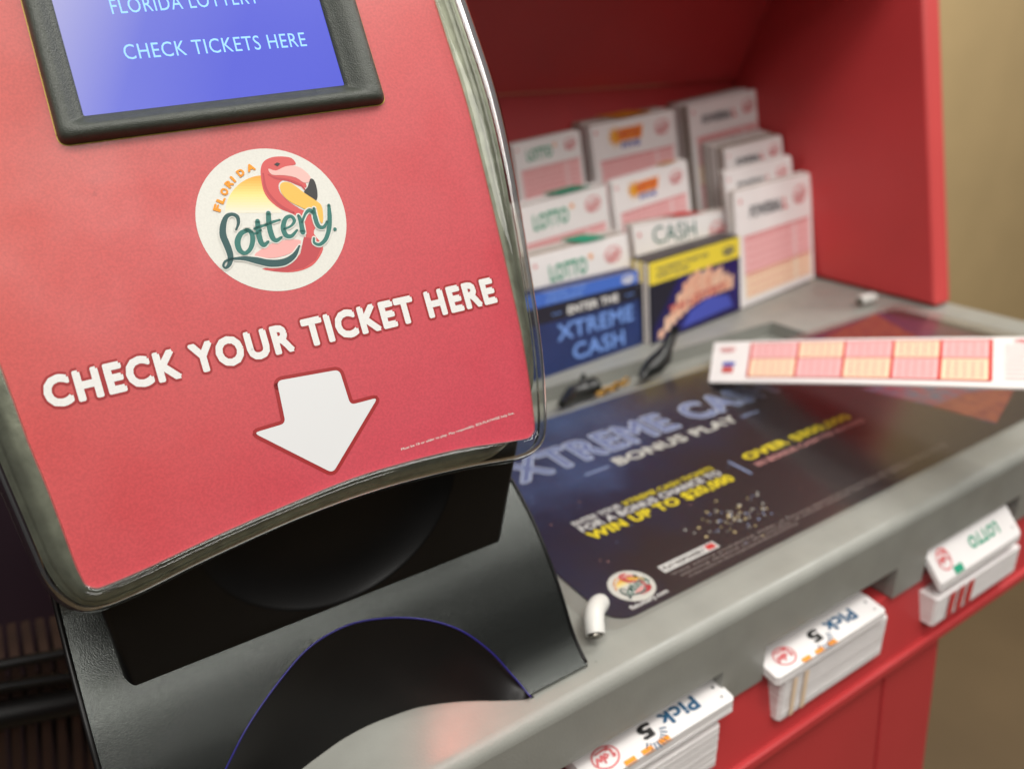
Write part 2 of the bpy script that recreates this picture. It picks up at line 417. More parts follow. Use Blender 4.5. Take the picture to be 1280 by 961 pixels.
def slip_print(mb, face, W, Hh, kind):
    """face origin at the TOP LEFT corner: a to the right, b negative downwards"""
    u = W
    if kind == 'lotto':
        put_text(mb, face, 'LOTTO', .18*u, -.22*u, .55*u, -.22*u, .13*u, GREEN, off=.03)
        star_burst(mb, face, .60*u, -.10*u, .03*u, OGOLD)
    elif kind == 'fantasy':
        star_burst(mb, face, .27*u, -.13*u, .10*u, GOLD, 9, .5)
        mb.poly(face, [(.28*u, -.18*u), (.34*u, -.07*u), (.60*u, -.07*u), (.57*u, -.18*u)], OGOLD, .00035)
        put_text(mb, face, 'FANTASY', .30*u, -.165*u, .58*u, -.165*u, .085*u, REDP, off=.03, lift=.0005)
        put_text(mb, face, 'FIVE', .33*u, -.24*u, .55*u, -.24*u, .05*u, BLUEP, off=.04)
    elif kind == 'power':
        put_text(mb, face, 'POWERBAL', .16*u, -.20*u, .58*u, -.20*u, .085*u, GREYP, off=.04, shear=.15)
        put_text(mb, face, 'L', .60*u, -.20*u, .65*u, -.20*u, .085*u, REDP, off=.06)
    elif kind == 'cash':
        put_text(mb, face, 'CASH', .18*u, -.15*u, .60*u, -.15*u, .12*u, TEAL, off=.0)
        put_text(mb, face, '4LIFE', .16*u, -.32*u, .62*u, -.32*u, .12*u, GREYP, off=.0)
    oval_logo(mb, face, .83*u, -.13*u, .085*u, .06*u, PINKD, .1)
    if kind == 'cash': mb.rect(face, .94*u, -.2*u, .03*u, .1*u, PINK, .0003); top = .5
    else: top = .31
    mb.poly(face, [(.04*u, -.07*u), (.055*u, -.05*u), (.07*u, -.07*u), (.055*u, -.09*u)], REDP, .0003)
    y = -top*u; bot = -Hh+.05*u
    if bot < y:
        blocks = [(.44, PINK), (.36, ORNG), (.5, PINK), (.4, ORNG)]
        if kind == 'power': blocks = [(.25, PINK), (.20, ORNG), (.5, PINK)]
        for h, m in blocks:
            h2 = min(h*u, y-bot)
            if h2 <= 0.002: break
            mb.rect(face, .07*u, y-h2, .66*u, h2, m, .0003)
            mb.rect(face, .745*u, y-h2, .20*u, h2, m, .0003)
            # play grid
            nr = int(h2/(.055*u))
            for i in range(nr):
                mb.rect(face, .10*u, y-(i+.75)*.055*u, .60*u, .006*u, PINKD, .0005)
                mb.rect(face, .76*u, y-(i+.75)*.055*u, .16*u, .006*u, PINKD, .0005)
            for i in range(9): mb.rect(face, (.12+.066*i)*u, y-h2+.02*u, .004*u, h2-.03*u, PINKD, .0006)
            mb.rect(face, .07*u, y-.012*u, .88*u, .012*u, PINKD, .0007)
            y -= h2
def stack(name, label, TL, TR, BL=None, BR=None, c=.55, h=.12, depth=.02, n=10, kind='lotto', top_mark=None, group='play slip stacks standing in the bins', jit=.0012, lean_more=0., rise=.04):
    """a stack of upright slips; TL/TR photo corners of the foremost slip"""
    if BL is not None:
        b0, b1 = un(BL), un(BR); e1 = nz(b1-b0); nn = np.cross(e1, UP)
        t0 = hit(TL, b0, nn); t1 = hit(TR, b0, nn)
        W = float(np.linalg.norm(b1-b0)); h0 = np.linalg.norm(t0-b0); h1 = np.linalg.norm(t1-b1); h = (h0+h1)/2
        O = (t0+t1)/2-e1*W/2; e2 = nz((t0-b0)/h0+(t1-b1)/h1); e1 = nz(t1-t0)
    else:
        upv = nz(UP+np.array([0, lean_more, 0])); nn = np.cross([1, 0, 0], upv)
        t0 = hit(TL, (0, c, 0), nn); t1 = hit(TR, (0, c, 0), nn); e1 = nz(t1-t0); W = float(np.linalg.norm(t1-t0)); O = t0; e2 = upv
    nrm = nz(np.cross(e1, e2)); back = nz(np.array([-e1[1]*1.0, 1, rise]))
    face = mkface(O+nrm*.0002, e1, e2)
    root = empty(name, tuple(O-e2*h+e1*W/2), label, 'slip stack' if kind != 'box' else 'brochures', group)
    mb = MB(); t = depth/n
    for k in range(n):
        j = 0 if k == 0 else random.uniform(-jit, jit); jx = 0 if k == 0 else random.uniform(-jit, jit)*.7
        o = O-e2*h+back*(k*t)+e1*jx+e2*0
        mb.box(o, e1*W, e2*(h+j), back*(t*.82), PAPER if k == 0 or random.random() < .5 else PAPER2)
    mb.build('paper_sheets', root)
    return root, face, W, h, O, e1, e2, back
def slip_stack(label, TL, TR, kind, **kw):
    tm = kw.pop('top_mark', None)
    root, face, W, h, O, e1, e2, back = stack('play_slip_stack', label, TL, TR, kind=kind, **kw)
    mb = MB(); slip_print(mb, face, W, h, kind)
    if tm:
        m, s0, s1 = tm; tf = mkface(O+e2*.0006, e1, back); d = kw.get('depth', .02)
        mb.poly(tf, [(s0*W, .0), (s1*W, .0), (s1*W-.1*W, d), (s0*W-.1*W, d)], m, .0016)
    mb.build('printing', root)
    return root
S = slip_stack
S('green lettered slip stack at the left end of the back row', (640, 182), (724, 163), 'lotto', c=.600, h=.13, depth=.012, n=8, top_mark=None)
S('slip stack with an orange and blue heading in the back row', (737, 158), (842, 137), 'fantasy', c=.60, h=.13, depth=.028, n=16, top_mark=(GOLD, .35, .75))
S('black lettered slip stack at the right end of the back row, tallest of all', (860, 133), (947, 112), 'power', c=.600, h=.15, depth=.030, n=18)
S('green lettered slip stack in the middle of the left column, green mark on top', (641, 262), (757, 231), 'lotto', c=.565, h=.12, depth=.016, n=9, top_mark=(GREEN, .5, .85))
S('slip stack with an orange and blue heading leaning behind the CASH 4LIFE slips', (764, 228), (858, 200), 'fantasy', c=.560, h=.12, depth=.006, n=5, top_mark=(GOLD, .7, .9))
S('thick black lettered slip stack with its brown paper side showing', (906, 189), (977, 171), 'power', c=.564, h=.14, depth=.034, n=20, rise=.16)
S('thin black lettered slip stack between the thick stack and the foremost tall slip', (905, 217), (989, 196), 'power', c=.548, h=.13, depth=.008, n=6)
S('foremost tall black lettered slip stack with pink and orange grid beside the red side panel', (920, 242), (1012, 218), 'power', BL=(926, 386), BR=(1018, 350), depth=.010, n=8)
S('lowest green lettered slip stack just behind the dark blue brochures', (660, 324), (783, 293), 'lotto', c=.525, h=.12, depth=.022, n=12, top_mark=(GREEN, .55, .8))
S('slip stack lettered CASH 4LIFE just behind the yellow topped brochures', (790, 283), (915, 262), 'cash', c=.535, h=.12, depth=.012, n=8, top_mark=(REDP, .45, .7))

# brochures
DBLUE = mat('brochure_blue', lin((34, 52, 104)), .45, noise=.3, nscale=40)
BBLUE = mat('brochure_band_blue', lin((64, 104, 190)), .45)
DARKB = mat('brochure_dark', lin((28, 28, 42)), .45)
LBLUE = mat('brochure_lettering_blue', lin((110, 146, 214)), .45)
BNAVY = mat('brochure_navy', lin((38, 32, 112)), .45, col2=lin((26, 22, 70)), nscale=14)
BYEL = mat('brochure_yellow', lin((226, 204, 62)), .45)
BCREAM = mat('brochure_cream', lin((236, 206, 176)), .5, col2=lin((224, 150, 120)), nscale=60)
root, face, W, h, O, e1, e2, back = stack('brochure_stack', 'dark blue brochures headed ENTER THE XTREME CASH at the front of the bins', (678, 364), (797, 336), BL=(687, 470), BR=(802, 430), depth=.012, n=6, kind='box', group='brochures at the front of the bins')
# front column runs on to the left behind the checker
mb = MB(); L = -.05
mb.box(O-e2*h+e1*L-back*.0003, e1*(W-L), e2*h, back*.0122, DBLUE)
mb.build('cover', root)
face = mkface(O+nz(np.cross(e1, e2))*.0004, e1, e2)
mb = MB()
mb.rect(face, L, -.16*h, W-L, .16*h, BBLUE, .0002)
mb.rect(face, L, -.165*h-.20*h, W-L, .20*h, DARKB, .0002)
put_text(mb, face, 'FINAL TOP', .03*W, -.075*h, .42*W, -.075*h, .055*h, LBLUE, off=.03, lift=.0004)
put_text(mb, face, 'PRIZES', .02*W, -.145*h, .38*W, -.145*h, .05*h, LBLUE, off=.03, lift=.0004)
oval_logo(mb, face, .88*W, -.08*h, .07*W, .05*h, WHITE)
put_text(mb, face, 'ENTER THE', .22*W, -.33*h, .76*W, -.33*h, .10*h, WHITE, off=.035, lift=.0004)
for a in (.06, .84): mb.rect(face, a*W, -.29*h, .10*W, .012*h, LBLUE, .0004)
put_text(mb, face, 'XTREME', .10*W, -.62*h, .92*W, -.62*h, .20*h, LBLUE, off=.03, lift=.0004)
put_text(mb, face, 'CASH', .24*W, -.90*h, .80*W, -.90*h, .20*h, LBLUE, off=.03, lift=.0004)
mb.build('printing', root)
root, face, W, h, O, e1, e2, back = stack('brochure_stack', 'navy brochures with a yellow top band and a fan of cream shapes', (814, 331), (923, 298), BL=(815, 431), BR=(925, 389), depth=.022, n=10, kind='box', group='brochures at the front of the bins')
mb = MB()
mb.box(O-e2*h-back*.0003-e1*.0003, e1*(W+.0006), e2*h*.74, back*.0225, DARKB)
mb.box(O-e2*h*.26-back*.0003-e1*.0003, e1*(W+.0006), e2*(h*.26+.0004), back*.0225, BYEL)
mb.box(O+e2*.0005-e1*.0005+back*.001, e1*(W+.001), e2*.0006, back*.021, DARKB)
mb.build('cover', root)
face = mkface(O+nz(np.cross(e1, e2))*.0005, e1, e2)
mb = MB()
mb.poly(face, [(.02*W, -.98*h), (.98*W, -.98*h), (.98*W, -.28*h), (.30*W, -.27*h), (.02*W, -.80*h)], BNAVY, .0001)
put_text(mb, face, 'THE PERFECT TICKET FOR', .06*W, -.12*h, .62*W, -.12*h, .05*h, GREYP, off=.02, lift=.0003)
put_text(mb, face, 'EVERY PLAYER', .06*W, -.20*h, .40*W, -.20*h, .05*h, GREYP, off=.02, lift=.0003)
oval_logo(mb, face, .86*W, -.13*h, .07*W, .05*h, GREYP)
hs = [.12, .2, .26, .33, .4, .42, .44, .38, .42, .34, .36, .26, .2]
for k, q in enumerate(hs):
    a = .06+k*.066; base = -.96+.30*math.sin(min(1, k/8)*math.pi/2)
    mb.poly(face, [(a*W, base*h), ((a+.055)*W, (base+.01)*h), ((a+.062)*W, (base+q)*h), ((a+.004)*W, (base+q-.03)*h)], BCREAM, .0004)
put_text(mb, face, 'THE LOTTERY', .18*W, -.70*h, .80*W, -.62*h, .10*h, CORALD, off=.03, lift=.0006)
mb.poly(face, [(.30*W, -.93*h), (.9*W, -.90*h), (.85*W, -.72*h), (.6*W, -.66*h), (.4*W, -.76*h)], BLUEP, .0005)
mb.build('printing', root)

# ------------------------------------------------------------------ poster on the desk
def poster_mat():
    m = bpy.data.materials.new('poster_print'); m.use_nodes = True; nt = m.node_tree; b = nt.nodes['Principled BSDF']
    tc = nt.nodes.new('ShaderNodeTexCoord')
    mp = nt.nodes.new('ShaderNodeMapping'); nt.links.new(tc.outputs['Object'], mp.inputs['Vector'])
    n = nt.nodes.new('ShaderNodeTexNoise'); n.inputs['Scale'].default_value = 6.5; n.inputs['Detail'].default_value = 5; n.inputs['Roughness'].default_value = .6
    nt.links.new(mp.outputs[0], n.inputs['Vector'])
    # printed blue cloud towards the left of the sheet
    sx = nt.nodes.new('ShaderNodeSeparateXYZ'); nt.links.new(tc.outputs['Object'], sx.inputs[0])
    mr = nt.nodes.new('ShaderNodeMapRange'); mr.inputs['From Min'].default_value = -.27; mr.inputs['From Max'].default_value = -.02; mr.inputs['To Min'].default_value = .34; mr.inputs['To Max'].default_value = -.1
    nt.links.new(sx.outputs[0], mr.inputs['Value'])
    my = nt.nodes.new('ShaderNodeMapRange'); my.inputs['From Min'].default_value = -.10; my.inputs['From Max'].default_value = .02; my.inputs['To Min'].default_value = -.30; my.inputs['To Max'].default_value = 0
    nt.links.new(sx.outputs[1], my.inputs['Value'])
    a1 = nt.nodes.new('ShaderNodeMath'); a1.operation = 'ADD'; nt.links.new(n.outputs['Fac'], a1.inputs[0]); nt.links.new(mr.outputs[0], a1.inputs[1])
    a2 = nt.nodes.new('ShaderNodeMath'); a2.operation = 'ADD'; nt.links.new(a1.outputs[0], a2.inputs[0]); nt.links.new(my.outputs[0], a2.inputs[1])
    cr = nt.nodes.new('ShaderNodeValToRGB'); e = cr.color_ramp.elements
    e[0].position = .40; e[0].color = lin((40, 31, 33))+(1,)
    e[1].position = .92; e[1].color = lin((74, 96, 140))+(1,)
    x = e.new(.62); x.color = lin((34, 38, 62))+(1,)
    nt.links.new(a2.outputs[0], cr.inputs['Fac']); nt.links.new(cr.outputs['Color'], b.inputs['Base Color'])
    b.inputs['Roughness'].default_value = .45
    return m
POSTER = poster_mat()
PXa, PXb, PYa, PYb = .198, .726, .2215, .4185
def rrect(x0, y0, x1, y1, r, k=5):
    out = []
    for cx, cy, a0 in ((x1-r, y0+r, -90), (x1-r, y1-r, 0), (x0+r, y1-r, 90), (x0+r, y0+r, 180)):
        for i in range(k+1):
            a = math.radians(a0+90*i/k); out.append((cx+r*math.cos(a), cy+r*math.sin(a)))
    return out
PO = empty('poster', ((PXa+PXb)/2, (PYa+PYb)/2, .0004), 'dark XTREME CASH bonus play poster lying flat on the grey desk', 'poster')
mb = MB(); mb.slab(DF, rrect(PXa, PYa, PXb, PYb, .012), .0004, .0009, POSTER); mb.build('paper_sheet', PO)
PF = mkface((0, 0, .0009), (1, 0, 0), (0, 1, 0))
mb = MB()
OUTL = mat('outline_lettering', lin((192, 202, 226)), .5)
OUTF = mat('lettering_fill', lin((112, 126, 168)), .5)
put_text(mb, PF, 'XTREME', .2335, .352, .370, .352, .0285, OUTL, off=.05, ref=.05, lift=.0001)
put_text(mb, PF, 'XTREME', .2335, .352, .370, .352, .0285, OUTF, off=.012, ref=.05, lift=.0002)
put_text(mb, PF, 'CASH', .384, .352, .474, .352, .0275, OUTL, off=.05, ref=.05, lift=.0001)
put_text(mb, PF, 'CASH', .384, .352, .474, .352, .0275, OUTF, off=.012, ref=.05, lift=.0002)
put_text(mb, PF, 'BONUS PLAY', .2975, .3352, .4095, .3352, .0098, CREAM, off=.04, lift=.0002)
for a, b in ((.2720, .2910), (.414, .432)): mb.rect(PF, a, .3345+.003, b-a, .0017, PBLUE, .0002)
put_text(mb, PF, 'ENTER YOUR', .2318, .2965, .2665, .2965, .0045, WHITE, off=.03, lift=.0002)
put_text(mb, PF, 'XTREME CASH TICKETS', .2685, .2965, .3425, .2965, .0045, YEL, off=.02, lift=.0002)
put_text(mb, PF, 'FOR A BONUS CHANCE TO', .2318, .2893, .3425, .2893, .0058, WHITE, off=.035, lift=.0002)
put_text(mb, PF, 'WIN UP TO $20,000', .2318, .2800, .3440, .2800, .0080, YEL, off=.045, lift=.0002)
mb.rect(PF, .3562, .2795, .0018, .019, PBLUE, .0002)
put_text(mb, PF, 'OVER $800,000', .3685, .2918, .4770, .2918, .0080, YEL, off=.045, lift=.0002)
put_text(mb, PF, 'IN BONUS CASH TO AWARD', .3685, .2832, .4790, .2832, .0045, CORALL, off=.02, lift=.0002)
for k in range(90):
    a = random.gauss(.312, .014); b = random.gauss(.252, .008); s = random.uniform(.0004, .0011)
    if .227 < b < .275: mb.poly(PF, [(a-s, b), (a, b-s*.8), (a+s, b), (a, b+s)], random.choice((CREAM, GOLDP, PBLUE)), .0002)
for k in range(110):
    a = random.uniform(.21, .60); b = random.uniform(.24, .40); s = random.uniform(.0002, .0006)
    mb.poly(PF, [(a-s, b), (a, b-s), (a+s, b), (a, b+s)], random.choice((PBLUE, CORALL, GREYP)), .0002)
mb.rect(PF, .2435, .2368, .0400, .0060, WHITE, .0001); mb.rect(PF, .2760, .2378, .0060, .0040, REDP, .0002)
put_text(mb, PF, 'PLAY RESPONSIBLY', .2450, .2382, .2745, .2382, .0030, BLACKP, off=.02, lift=.0002)
for i in range(3):
    words = 'Void where prohibited. Odds of winning depend on the number of entries received. See rules for complete details and official dates of all drawings.'
    a0 = .2450+i*.003
    b0 = .2330-i*.0030
    s = words[i*30:i*30+88]
    put_text(mb, PF, s, a0, b0, .2450+(.245 if i < 2 else .09), b0, .0016, mat('legal_print', lin((170, 156, 150)), .5), off=0., lift=.0002)
put_text(mb, PF, 'flalottery.com', .2105, .2245, .2345, .2245, .0030, WHITE, off=.03, lift=.0002)
mb.build('lettering', PO)

# emblem builder (shared by plate and poster)
def emblem(mb, tr, face, l0=.0, full=True):
    """tr maps zoomed logo coordinates (961 px frame) to face coordinates"""
    def P(pts): return [tr(p) for p in pts]
    k = np.linalg.norm(np.array(tr((400, 500)))-np.array(tr((500, 500))))/100
    cen = (473, 462)
    c0 = np.array(tr((97, 425))); c1 = np.array(tr((853, 490)));
    cc = (c0+c1)/2; rr = np.linalg.norm(c1-c0)/2
    D = .00003
    mb.poly(face, [(cc[0]+rr*math.cos(2*math.pi*i/72), cc[1]+rr*math.sin(2*math.pi*i/72)) for i in range(72)], CREAM, l0)
    # sun
    sun = [(250, 395), (262, 350), (290, 305), (330, 268), (375, 246), (425, 238), (435, 300), (460, 350), (500, 395), (540, 425), (420, 440), (300, 430)]
    bands = []
    for q_ in range(14):
        t_ = q_/13; a_ = np.array([232, 158, 48]); b_ = np.array([238, 212, 130]); c_ = np.array([222, 216, 196])
        col_ = a_*(1-t_*2)+b_*t_*2 if t_ < .5 else b_*(2-t_*2)+c_*(t_*2-1)
        bands.append((238+q_*13.4, 238+(q_+1)*13.4, mat('sun_print_%02d' % q_, lin(col_), .5)))
    for y0, y1, m in bands:
        L = []; Rr = []
        for q in range(7):
            y = y0+(y1-y0)*q/6+1
            tt = min(1, max(-1, (430-y)/192.)); L.append((438-192*math.sqrt(max(0, 1-tt*tt)), y)); Rr.append((430+max(0, (y-240))*.55, y))
        mb.poly(face, P(L+Rr[::-1])[::-1] if False else P(L+Rr[::-1]), m, l0+D)
    # body curve, neck and head
    neck = [(424, 205), (440, 168), (480, 148), (530, 144), (578, 152), (600, 182), (570, 192), (560, 215), (600, 235), (640, 262), (652, 300), (600, 285), (545, 262), (515, 280), (520, 320), (560, 365), (620, 405), (690, 440), (700, 490), (690, 530), (735, 590), (722, 640), (680, 690), (610, 718), (530, 722), (430, 706), (520, 690), (600, 650), (640, 600), (650, 540), (640, 470), (580, 430), (520, 405), (470, 365), (440, 320), (426, 260)]
    mb.poly(face, P(smooth_closed(neck, 3)), CORAL, l0+D*2)
    mb.poly(face, P([(640, 545), (690, 555), (730, 595), (700, 660), (640, 702), (560, 718), (480, 715), (560, 690), (620, 640)]), CORALD, l0+D*3)
    mb.stroke(face, P([(462, 235), (500, 252), (560, 262), (620, 285), (645, 310)]), [6*k, 12*k, 14*k, 12*k, 8*k], CORALD, l0+D*3)
    mb.stroke(face, P([(436, 230), (448, 300), (480, 350), (530, 395), (590, 425)]), [8*k, 14*k, 14*k, 14*k, 10*k], CORALD, l0+D*3)
    mb.poly(face, P(smooth_closed([(462, 205), (500, 215), (545, 195), (590, 190), (630, 205), (668, 240), (672, 268), (640, 275), (600, 250), (540, 238), (480, 235)], 3)), mat('pale_pink_print', lin((222, 176, 168)), .5), l0+D*4)
    mb.poly(face, P(smooth_closed([(672, 256), (690, 262), (704, 300), (708, 345), (698, 368), (680, 362), (660, 338), (640, 322), (656, 300), (664, 280)], 3)), BLACKP, l0+D*5)
    mb.poly(face, P([(490, 184), (505, 174), (522, 180), (508, 194)]), BLACKP, l0+D*5)
    mb.poly(face, P(smooth_closed([(520, 290), (540, 272), (580, 280), (640, 325), (700, 365), (728, 390), (736, 440), (730, 480), (700, 440), (640, 405), (570, 370), (530, 330)], 3)), GOLDL, l0+D*6)
    mb.poly(face, P(smooth_closed([(392, 640), (440, 600), (500, 572), (570, 560), (625, 565), (600, 610), (540, 640), (470, 652)], 3)), CORALL, l0+D*3)
    # script lettering: cream keyline then teal
    L = []
    L.append(([(300, 512), (312, 478), (306, 446), (280, 434), (252, 446), (236, 490), (236, 540), (256, 590), (272, 640), (268, 680), (250, 702), (237, 690), (248, 668), (280, 656)], [8, 16, 20, 18, 22, 30, 34, 34, 30, 22, 12, 12, 12, 12]))
    L.append(([(285, 656), (340, 654), (400, 664), (470, 678), (540, 672), (590, 640), (618, 590)], [10, 22, 34, 38, 36, 26, 6]))
    L.append(([(360, 512), (325, 530), (308, 570), (318, 612), (345, 628), (372, 606), (384, 560), (374, 522), (350, 512)], [20, 26, 30, 28, 20, 22, 26, 22, 18]))
    L.append(([(372, 520), (400, 530), (425, 512)], [12, 12, 10]))
    L.append(([(408, 468), (412, 520), (424, 570), (440, 588), (462, 570)], [24, 28, 28, 22, 12]))
    L.append(([(392, 506), (430, 492), (462, 484)], [12, 14, 10]))
    L.append(([(462, 428), (466, 490), (482, 548), (502, 564), (528, 548)], [24, 28, 28, 22, 12]))
    L.append(([(448, 486), (490, 470), (520, 462)], [12, 14, 10]))
    L.append(([(540, 508), (575, 492), (592, 466), (575, 444), (548, 456), (536, 500), (550, 538), (578, 542), (606, 512)], [10, 12, 18, 18, 22, 26, 26, 20, 10]))
    L.append(([(612, 440), (624, 470), (634, 524)], [14, 24, 26]))
    L.append(([(630, 474), (648, 430), (668, 414), (684, 424)], [10, 14, 22, 20]))
    L.append(([(690, 404), (696, 450), (712, 492), (738, 498), (756, 470)], [14, 24, 24, 18, 12]))
    L.append(([(764, 388), (768, 440), (766, 500), (750, 555), (720, 584), (692, 576), (690, 552)], [16, 24, 24, 22, 18, 14, 10]))
    for pts, ws in L: mb.stroke(face, P(pts), [(w+13)*k for w in ws], CREAM, l0+D*7)
    for pts, ws in L: mb.stroke(face, P(pts), [w*k for w in ws], TEAL if pts[0][0] > 300 else TEALD, l0+D*9)
    q = tr((795, 508)); mb.poly(face, [(q[0]+10*k*math.cos(a*.7854), q[1]+10*k*math.sin(a*.7854)) for a in range(8)], TEAL, l0+D*9)
    # FLORIDA along the arc
    for ch, (x, y), ang in zip('FLORIDA', [(222, 424), (236, 385), (250, 345), (270, 306), (294, 276), (322, 250), (362, 224)], [74, 66, 58, 48, 40, 34, 20]):
        a = math.radians(ang); w = 34 if ch != 'I' else 12
        if ch == 'A': w = 42
        p0 = tr((x, y)); p1 = tr((x+w*math.cos(a), y-w*math.sin(a)))
        put_text(mb, face, ch, p0[0], p0[1], p1[0], p1[1], 38*k, OGOLD, lift=l0+D*8, off=.06, ref=.06)

mb = MB()
_cx, _cy = .2226, .2387
emblem(mb, lambda p: (_cx+(p[0]-475)/378*.0120, _cy-(p[1]-460)/378*.0120), PF, .0002)
mb.build('emblem', PO)
# tickets pictured / lying at the right end
TK = mat('ticket_print_red', lin((160, 84, 56)), .5, col2=lin((116, 40, 46)), nscale=120)
TK2 = mat('ticket_print_multicolour', lin((60, 96, 120)), .5, col2=lin((150, 44, 60)), nscale=90, detail=8)
TK3 = mat('ticket_print_purple', lin((58, 34, 78)), .5, col2=lin((112, 44, 50)), nscale=25)
def px_poly(mb, pts, m, lift): mb.poly(PF, [tuple(un(p)[:2]) for p in pts][::-1], m, lift)
mb = MB()
px_poly(mb, [(1098, 392), (1180, 408), (1262, 432), (1270, 470), (1200, 470), (1010, 470), (960, 440)], TK3, .00015)
px_poly(mb, [(1094, 394), (1150, 424), (1120, 470), (985, 470), (1030, 424)], TK, .0003)
px_poly(mb, [(1180, 424), (1240, 430), (1230, 470), (1190, 470)], TK2, .0003)
px_poly(mb, [(1110, 480), (1232, 484), (1262, 500), (1244, 532), (1160, 508), (1075, 488)], TK2, .0003)
px_poly(mb, [(1210, 492), (1268, 488), (1245, 531), (1165, 510)], TK, .0005)
for i in range(14):
    a, b = .63+random.random()*.08, .27+random.random()*.03
    mb.rect(PF, a, b, .006, .002, random.choice((GOLD, TEAL, CORAL, PBLUE)), .0007)
mb.build('ticket_pictures', PO)
# clear protective sheet
mb = MB(); mb.slab(DF, rrect(.186, .2165, .738, .4222, .012), .0025, .0038, SHEET)
tag(mb.build('cover_sheet'), 'clear protective plastic sheet over the dark poster', 'plastic cover')

# corner clips
def clip(p, q, rad, label, bend=.004):
    a = un(p); b = un(q, .004); root = empty('corner_clip', tuple(a), label, 'clip', 'white clips holding the clear sheet')
    mb = MB(); a2 = a+np.array([0, 0, .006]); b2 = b+np.array([0, 0, .002])
    side = np.array([-.0012, .0, 0])
    path = [a2*(1-t)+b2*t+np.array([0, 0, 1])*bend*math.sin(t*math.pi)+side*math.sin(t*math.pi)*2 for t in np.linspace(0, 1, 9)]
    mb.tube(path, [rad*.95]+[rad]*7+[rad*.9], SLEEVE, 18)
    mb.build('sleeve', root, smooth=True, autos=50)
    mb = MB(); d = nz(path[0]-path[1]); c = path[0]+d*.0003
    e = nz(np.cross(d, [0, 0, 1])); g = np.cross(e, d)
    ring = lambda r, o: [c+d*o+r*(math.cos(t*math.pi/8)*e+math.sin(t*math.pi/8)*g) for t in range(16)]
    mb.grid([ring(rad*.72, 0), ring(rad*.70, .0008), ring(rad*.5, .0011), ring(rad*.3, .0009), ring(rad*.26, -.0004), ring(.00001, -.0004)], STEEL, True)
    mb.build('screw', root, smooth=True, autos=40)
clip((744, 806), (751, 757), .0047, 'curved white clip with steel screw at the near left corner of the poster')
clip((1074, 384), (1091, 374), .0052, 'small white clip at the far corner of the desk beside the red side panel', .001)

# pens and brass in the channel
mb = MB()
b0 = un((812, 462), .0)
P_ = [hit(p, b0, (0, 1, 0)) for p in ((801, 474), (808, 465), (818, 457), (829, 446), (834, 434), (840, 420), (846, 408))]
mb.tube(P_, [.0030, .0060, .0085, .0078, .0050, .0044, .0030], PEN, 14)
tag(mb.build('pen', smooth=True), 'black pen standing up in the groove in front of the brochures', 'pen')
mb = MB()
q = [un(p, -.004) for p in ((702, 506), (716, 492), (728, 488), (744, 482))]
mb.tube(q, [.0035, .0065, .0062, .0072], PEN, 12)
mb.tube([q[2]+np.array([0, 0, .004]), q[2]+np.array([.004, .004, .0115])], [.003, .002], PEN, 8)
tag(mb.build('pen_holder', smooth=True), 'black pen base lying in the groove nearest the checker', 'pen holder')
mb = MB()
c0 = un((750, 492), -.006); c1 = un((782, 477), -.004)
for i in range(6):
    c = c0*(1-i/5)+c1*i/5; n = 10; pts = []
    for k in range(n+1):
        a = 2*math.pi*k/n; e1 = nz(c1-c0); e2 = np.array([0, 0, 1.]) if i % 2 else np.array([-e1[1], e1[0], 0])
        pts.append(c+.0045*math.cos(a)*e1+.0028*math.sin(a)*e2)
    mb.tube(pts, .0010, BRASS, 6, False)
tag(mb.build('pen_chain', smooth=True), 'short brass chain lying in the groove between the pens', 'chain')

# ------------------------------------------------------------------ loose slip across the poster
_a, _b = un((886, 477), .005), un((893, 428), .005); w0 = float(np.linalg.norm(_b-_a))
_lo, _hi = .005, .08
for _ in range(30):
    _m = (_lo+_hi)/2
    if np.linalg.norm(un((1270, 485), _m)-un((1270, 421), _m)) > w0: _lo = _m
    else: _hi = _m
_c, _d = un((1270, 485), _lo), un((1270, 421), _lo)
e1 = nz(_c-_a); e2 = nz(_b-_a); O = _a.copy(); _L = float(np.linalg.norm(_c-_a)); SL = _L*1.12
LS = empty('play_slip', tuple(O+e1*SL/2+e2*w0/2), 'loose slip with pink and peach panels lying across the poster', 'play slip')
def LF(s, t, l=0.):
    f = s/_L; g = t/w0
    return (_a*(1-f)+_c*f)*(1-g)+(_b*(1-f)+_d*f)*g+np.array([0, 0, l+.0010*math.sin(min(1, f)*3.14)])
mb = MB(); N = 24
top = [[LF(SL*i/N, 0) for i in range(N+1)], [LF(SL*i/N, w0) for i in range(N+1)]]
bot = [[LF(SL*i/N, 0, -.0012) for i in range(N+1)], [LF(SL*i/N, w0, -.0012) for i in range(N+1)]]
mb.grid(top, PAPER); mb.grid([bot[1], bot[0]], PAPER); mb.grid([bot[0], top[0]], PAPER); mb.grid([top[1], bot[1]], PAPER)
mb.add([bot[0][0], top[0][0], top[1][0], bot[1][0]], [(0, 1, 2, 3)], PAPER)
mb.build('paper', LS)
mb = MB()
def proj(P):
    c_ = R.T@(np.array(P)-C); return CX-F*c_[0]/c_[2], CY+F*c_[1]/c_[2]
def sl(px):
    lo, hi = 0., SL
    for _ in range(40):
        m_ = (lo+hi)/2
        if proj(LF(m_, .5*w0))[0] < px: lo = m_
        else: hi = m_
    return lo
def lrect(s0, t0, s1, t1, m, l):
    n = max(1, int((s1-s0)/.012)); mb.grid([[LF(s0+(s1-s0)*i/n, t0, l) for i in range(n+1)], [LF(s0+(s1-s0)*i/n, t1, l) for i in range(n+1)]], m)
cols = [sl(p) for p in (937, 996, 1054, 1115, 1175, 1238)]
tl, tm_, th = .10*w0, .53*w0, .93*w0
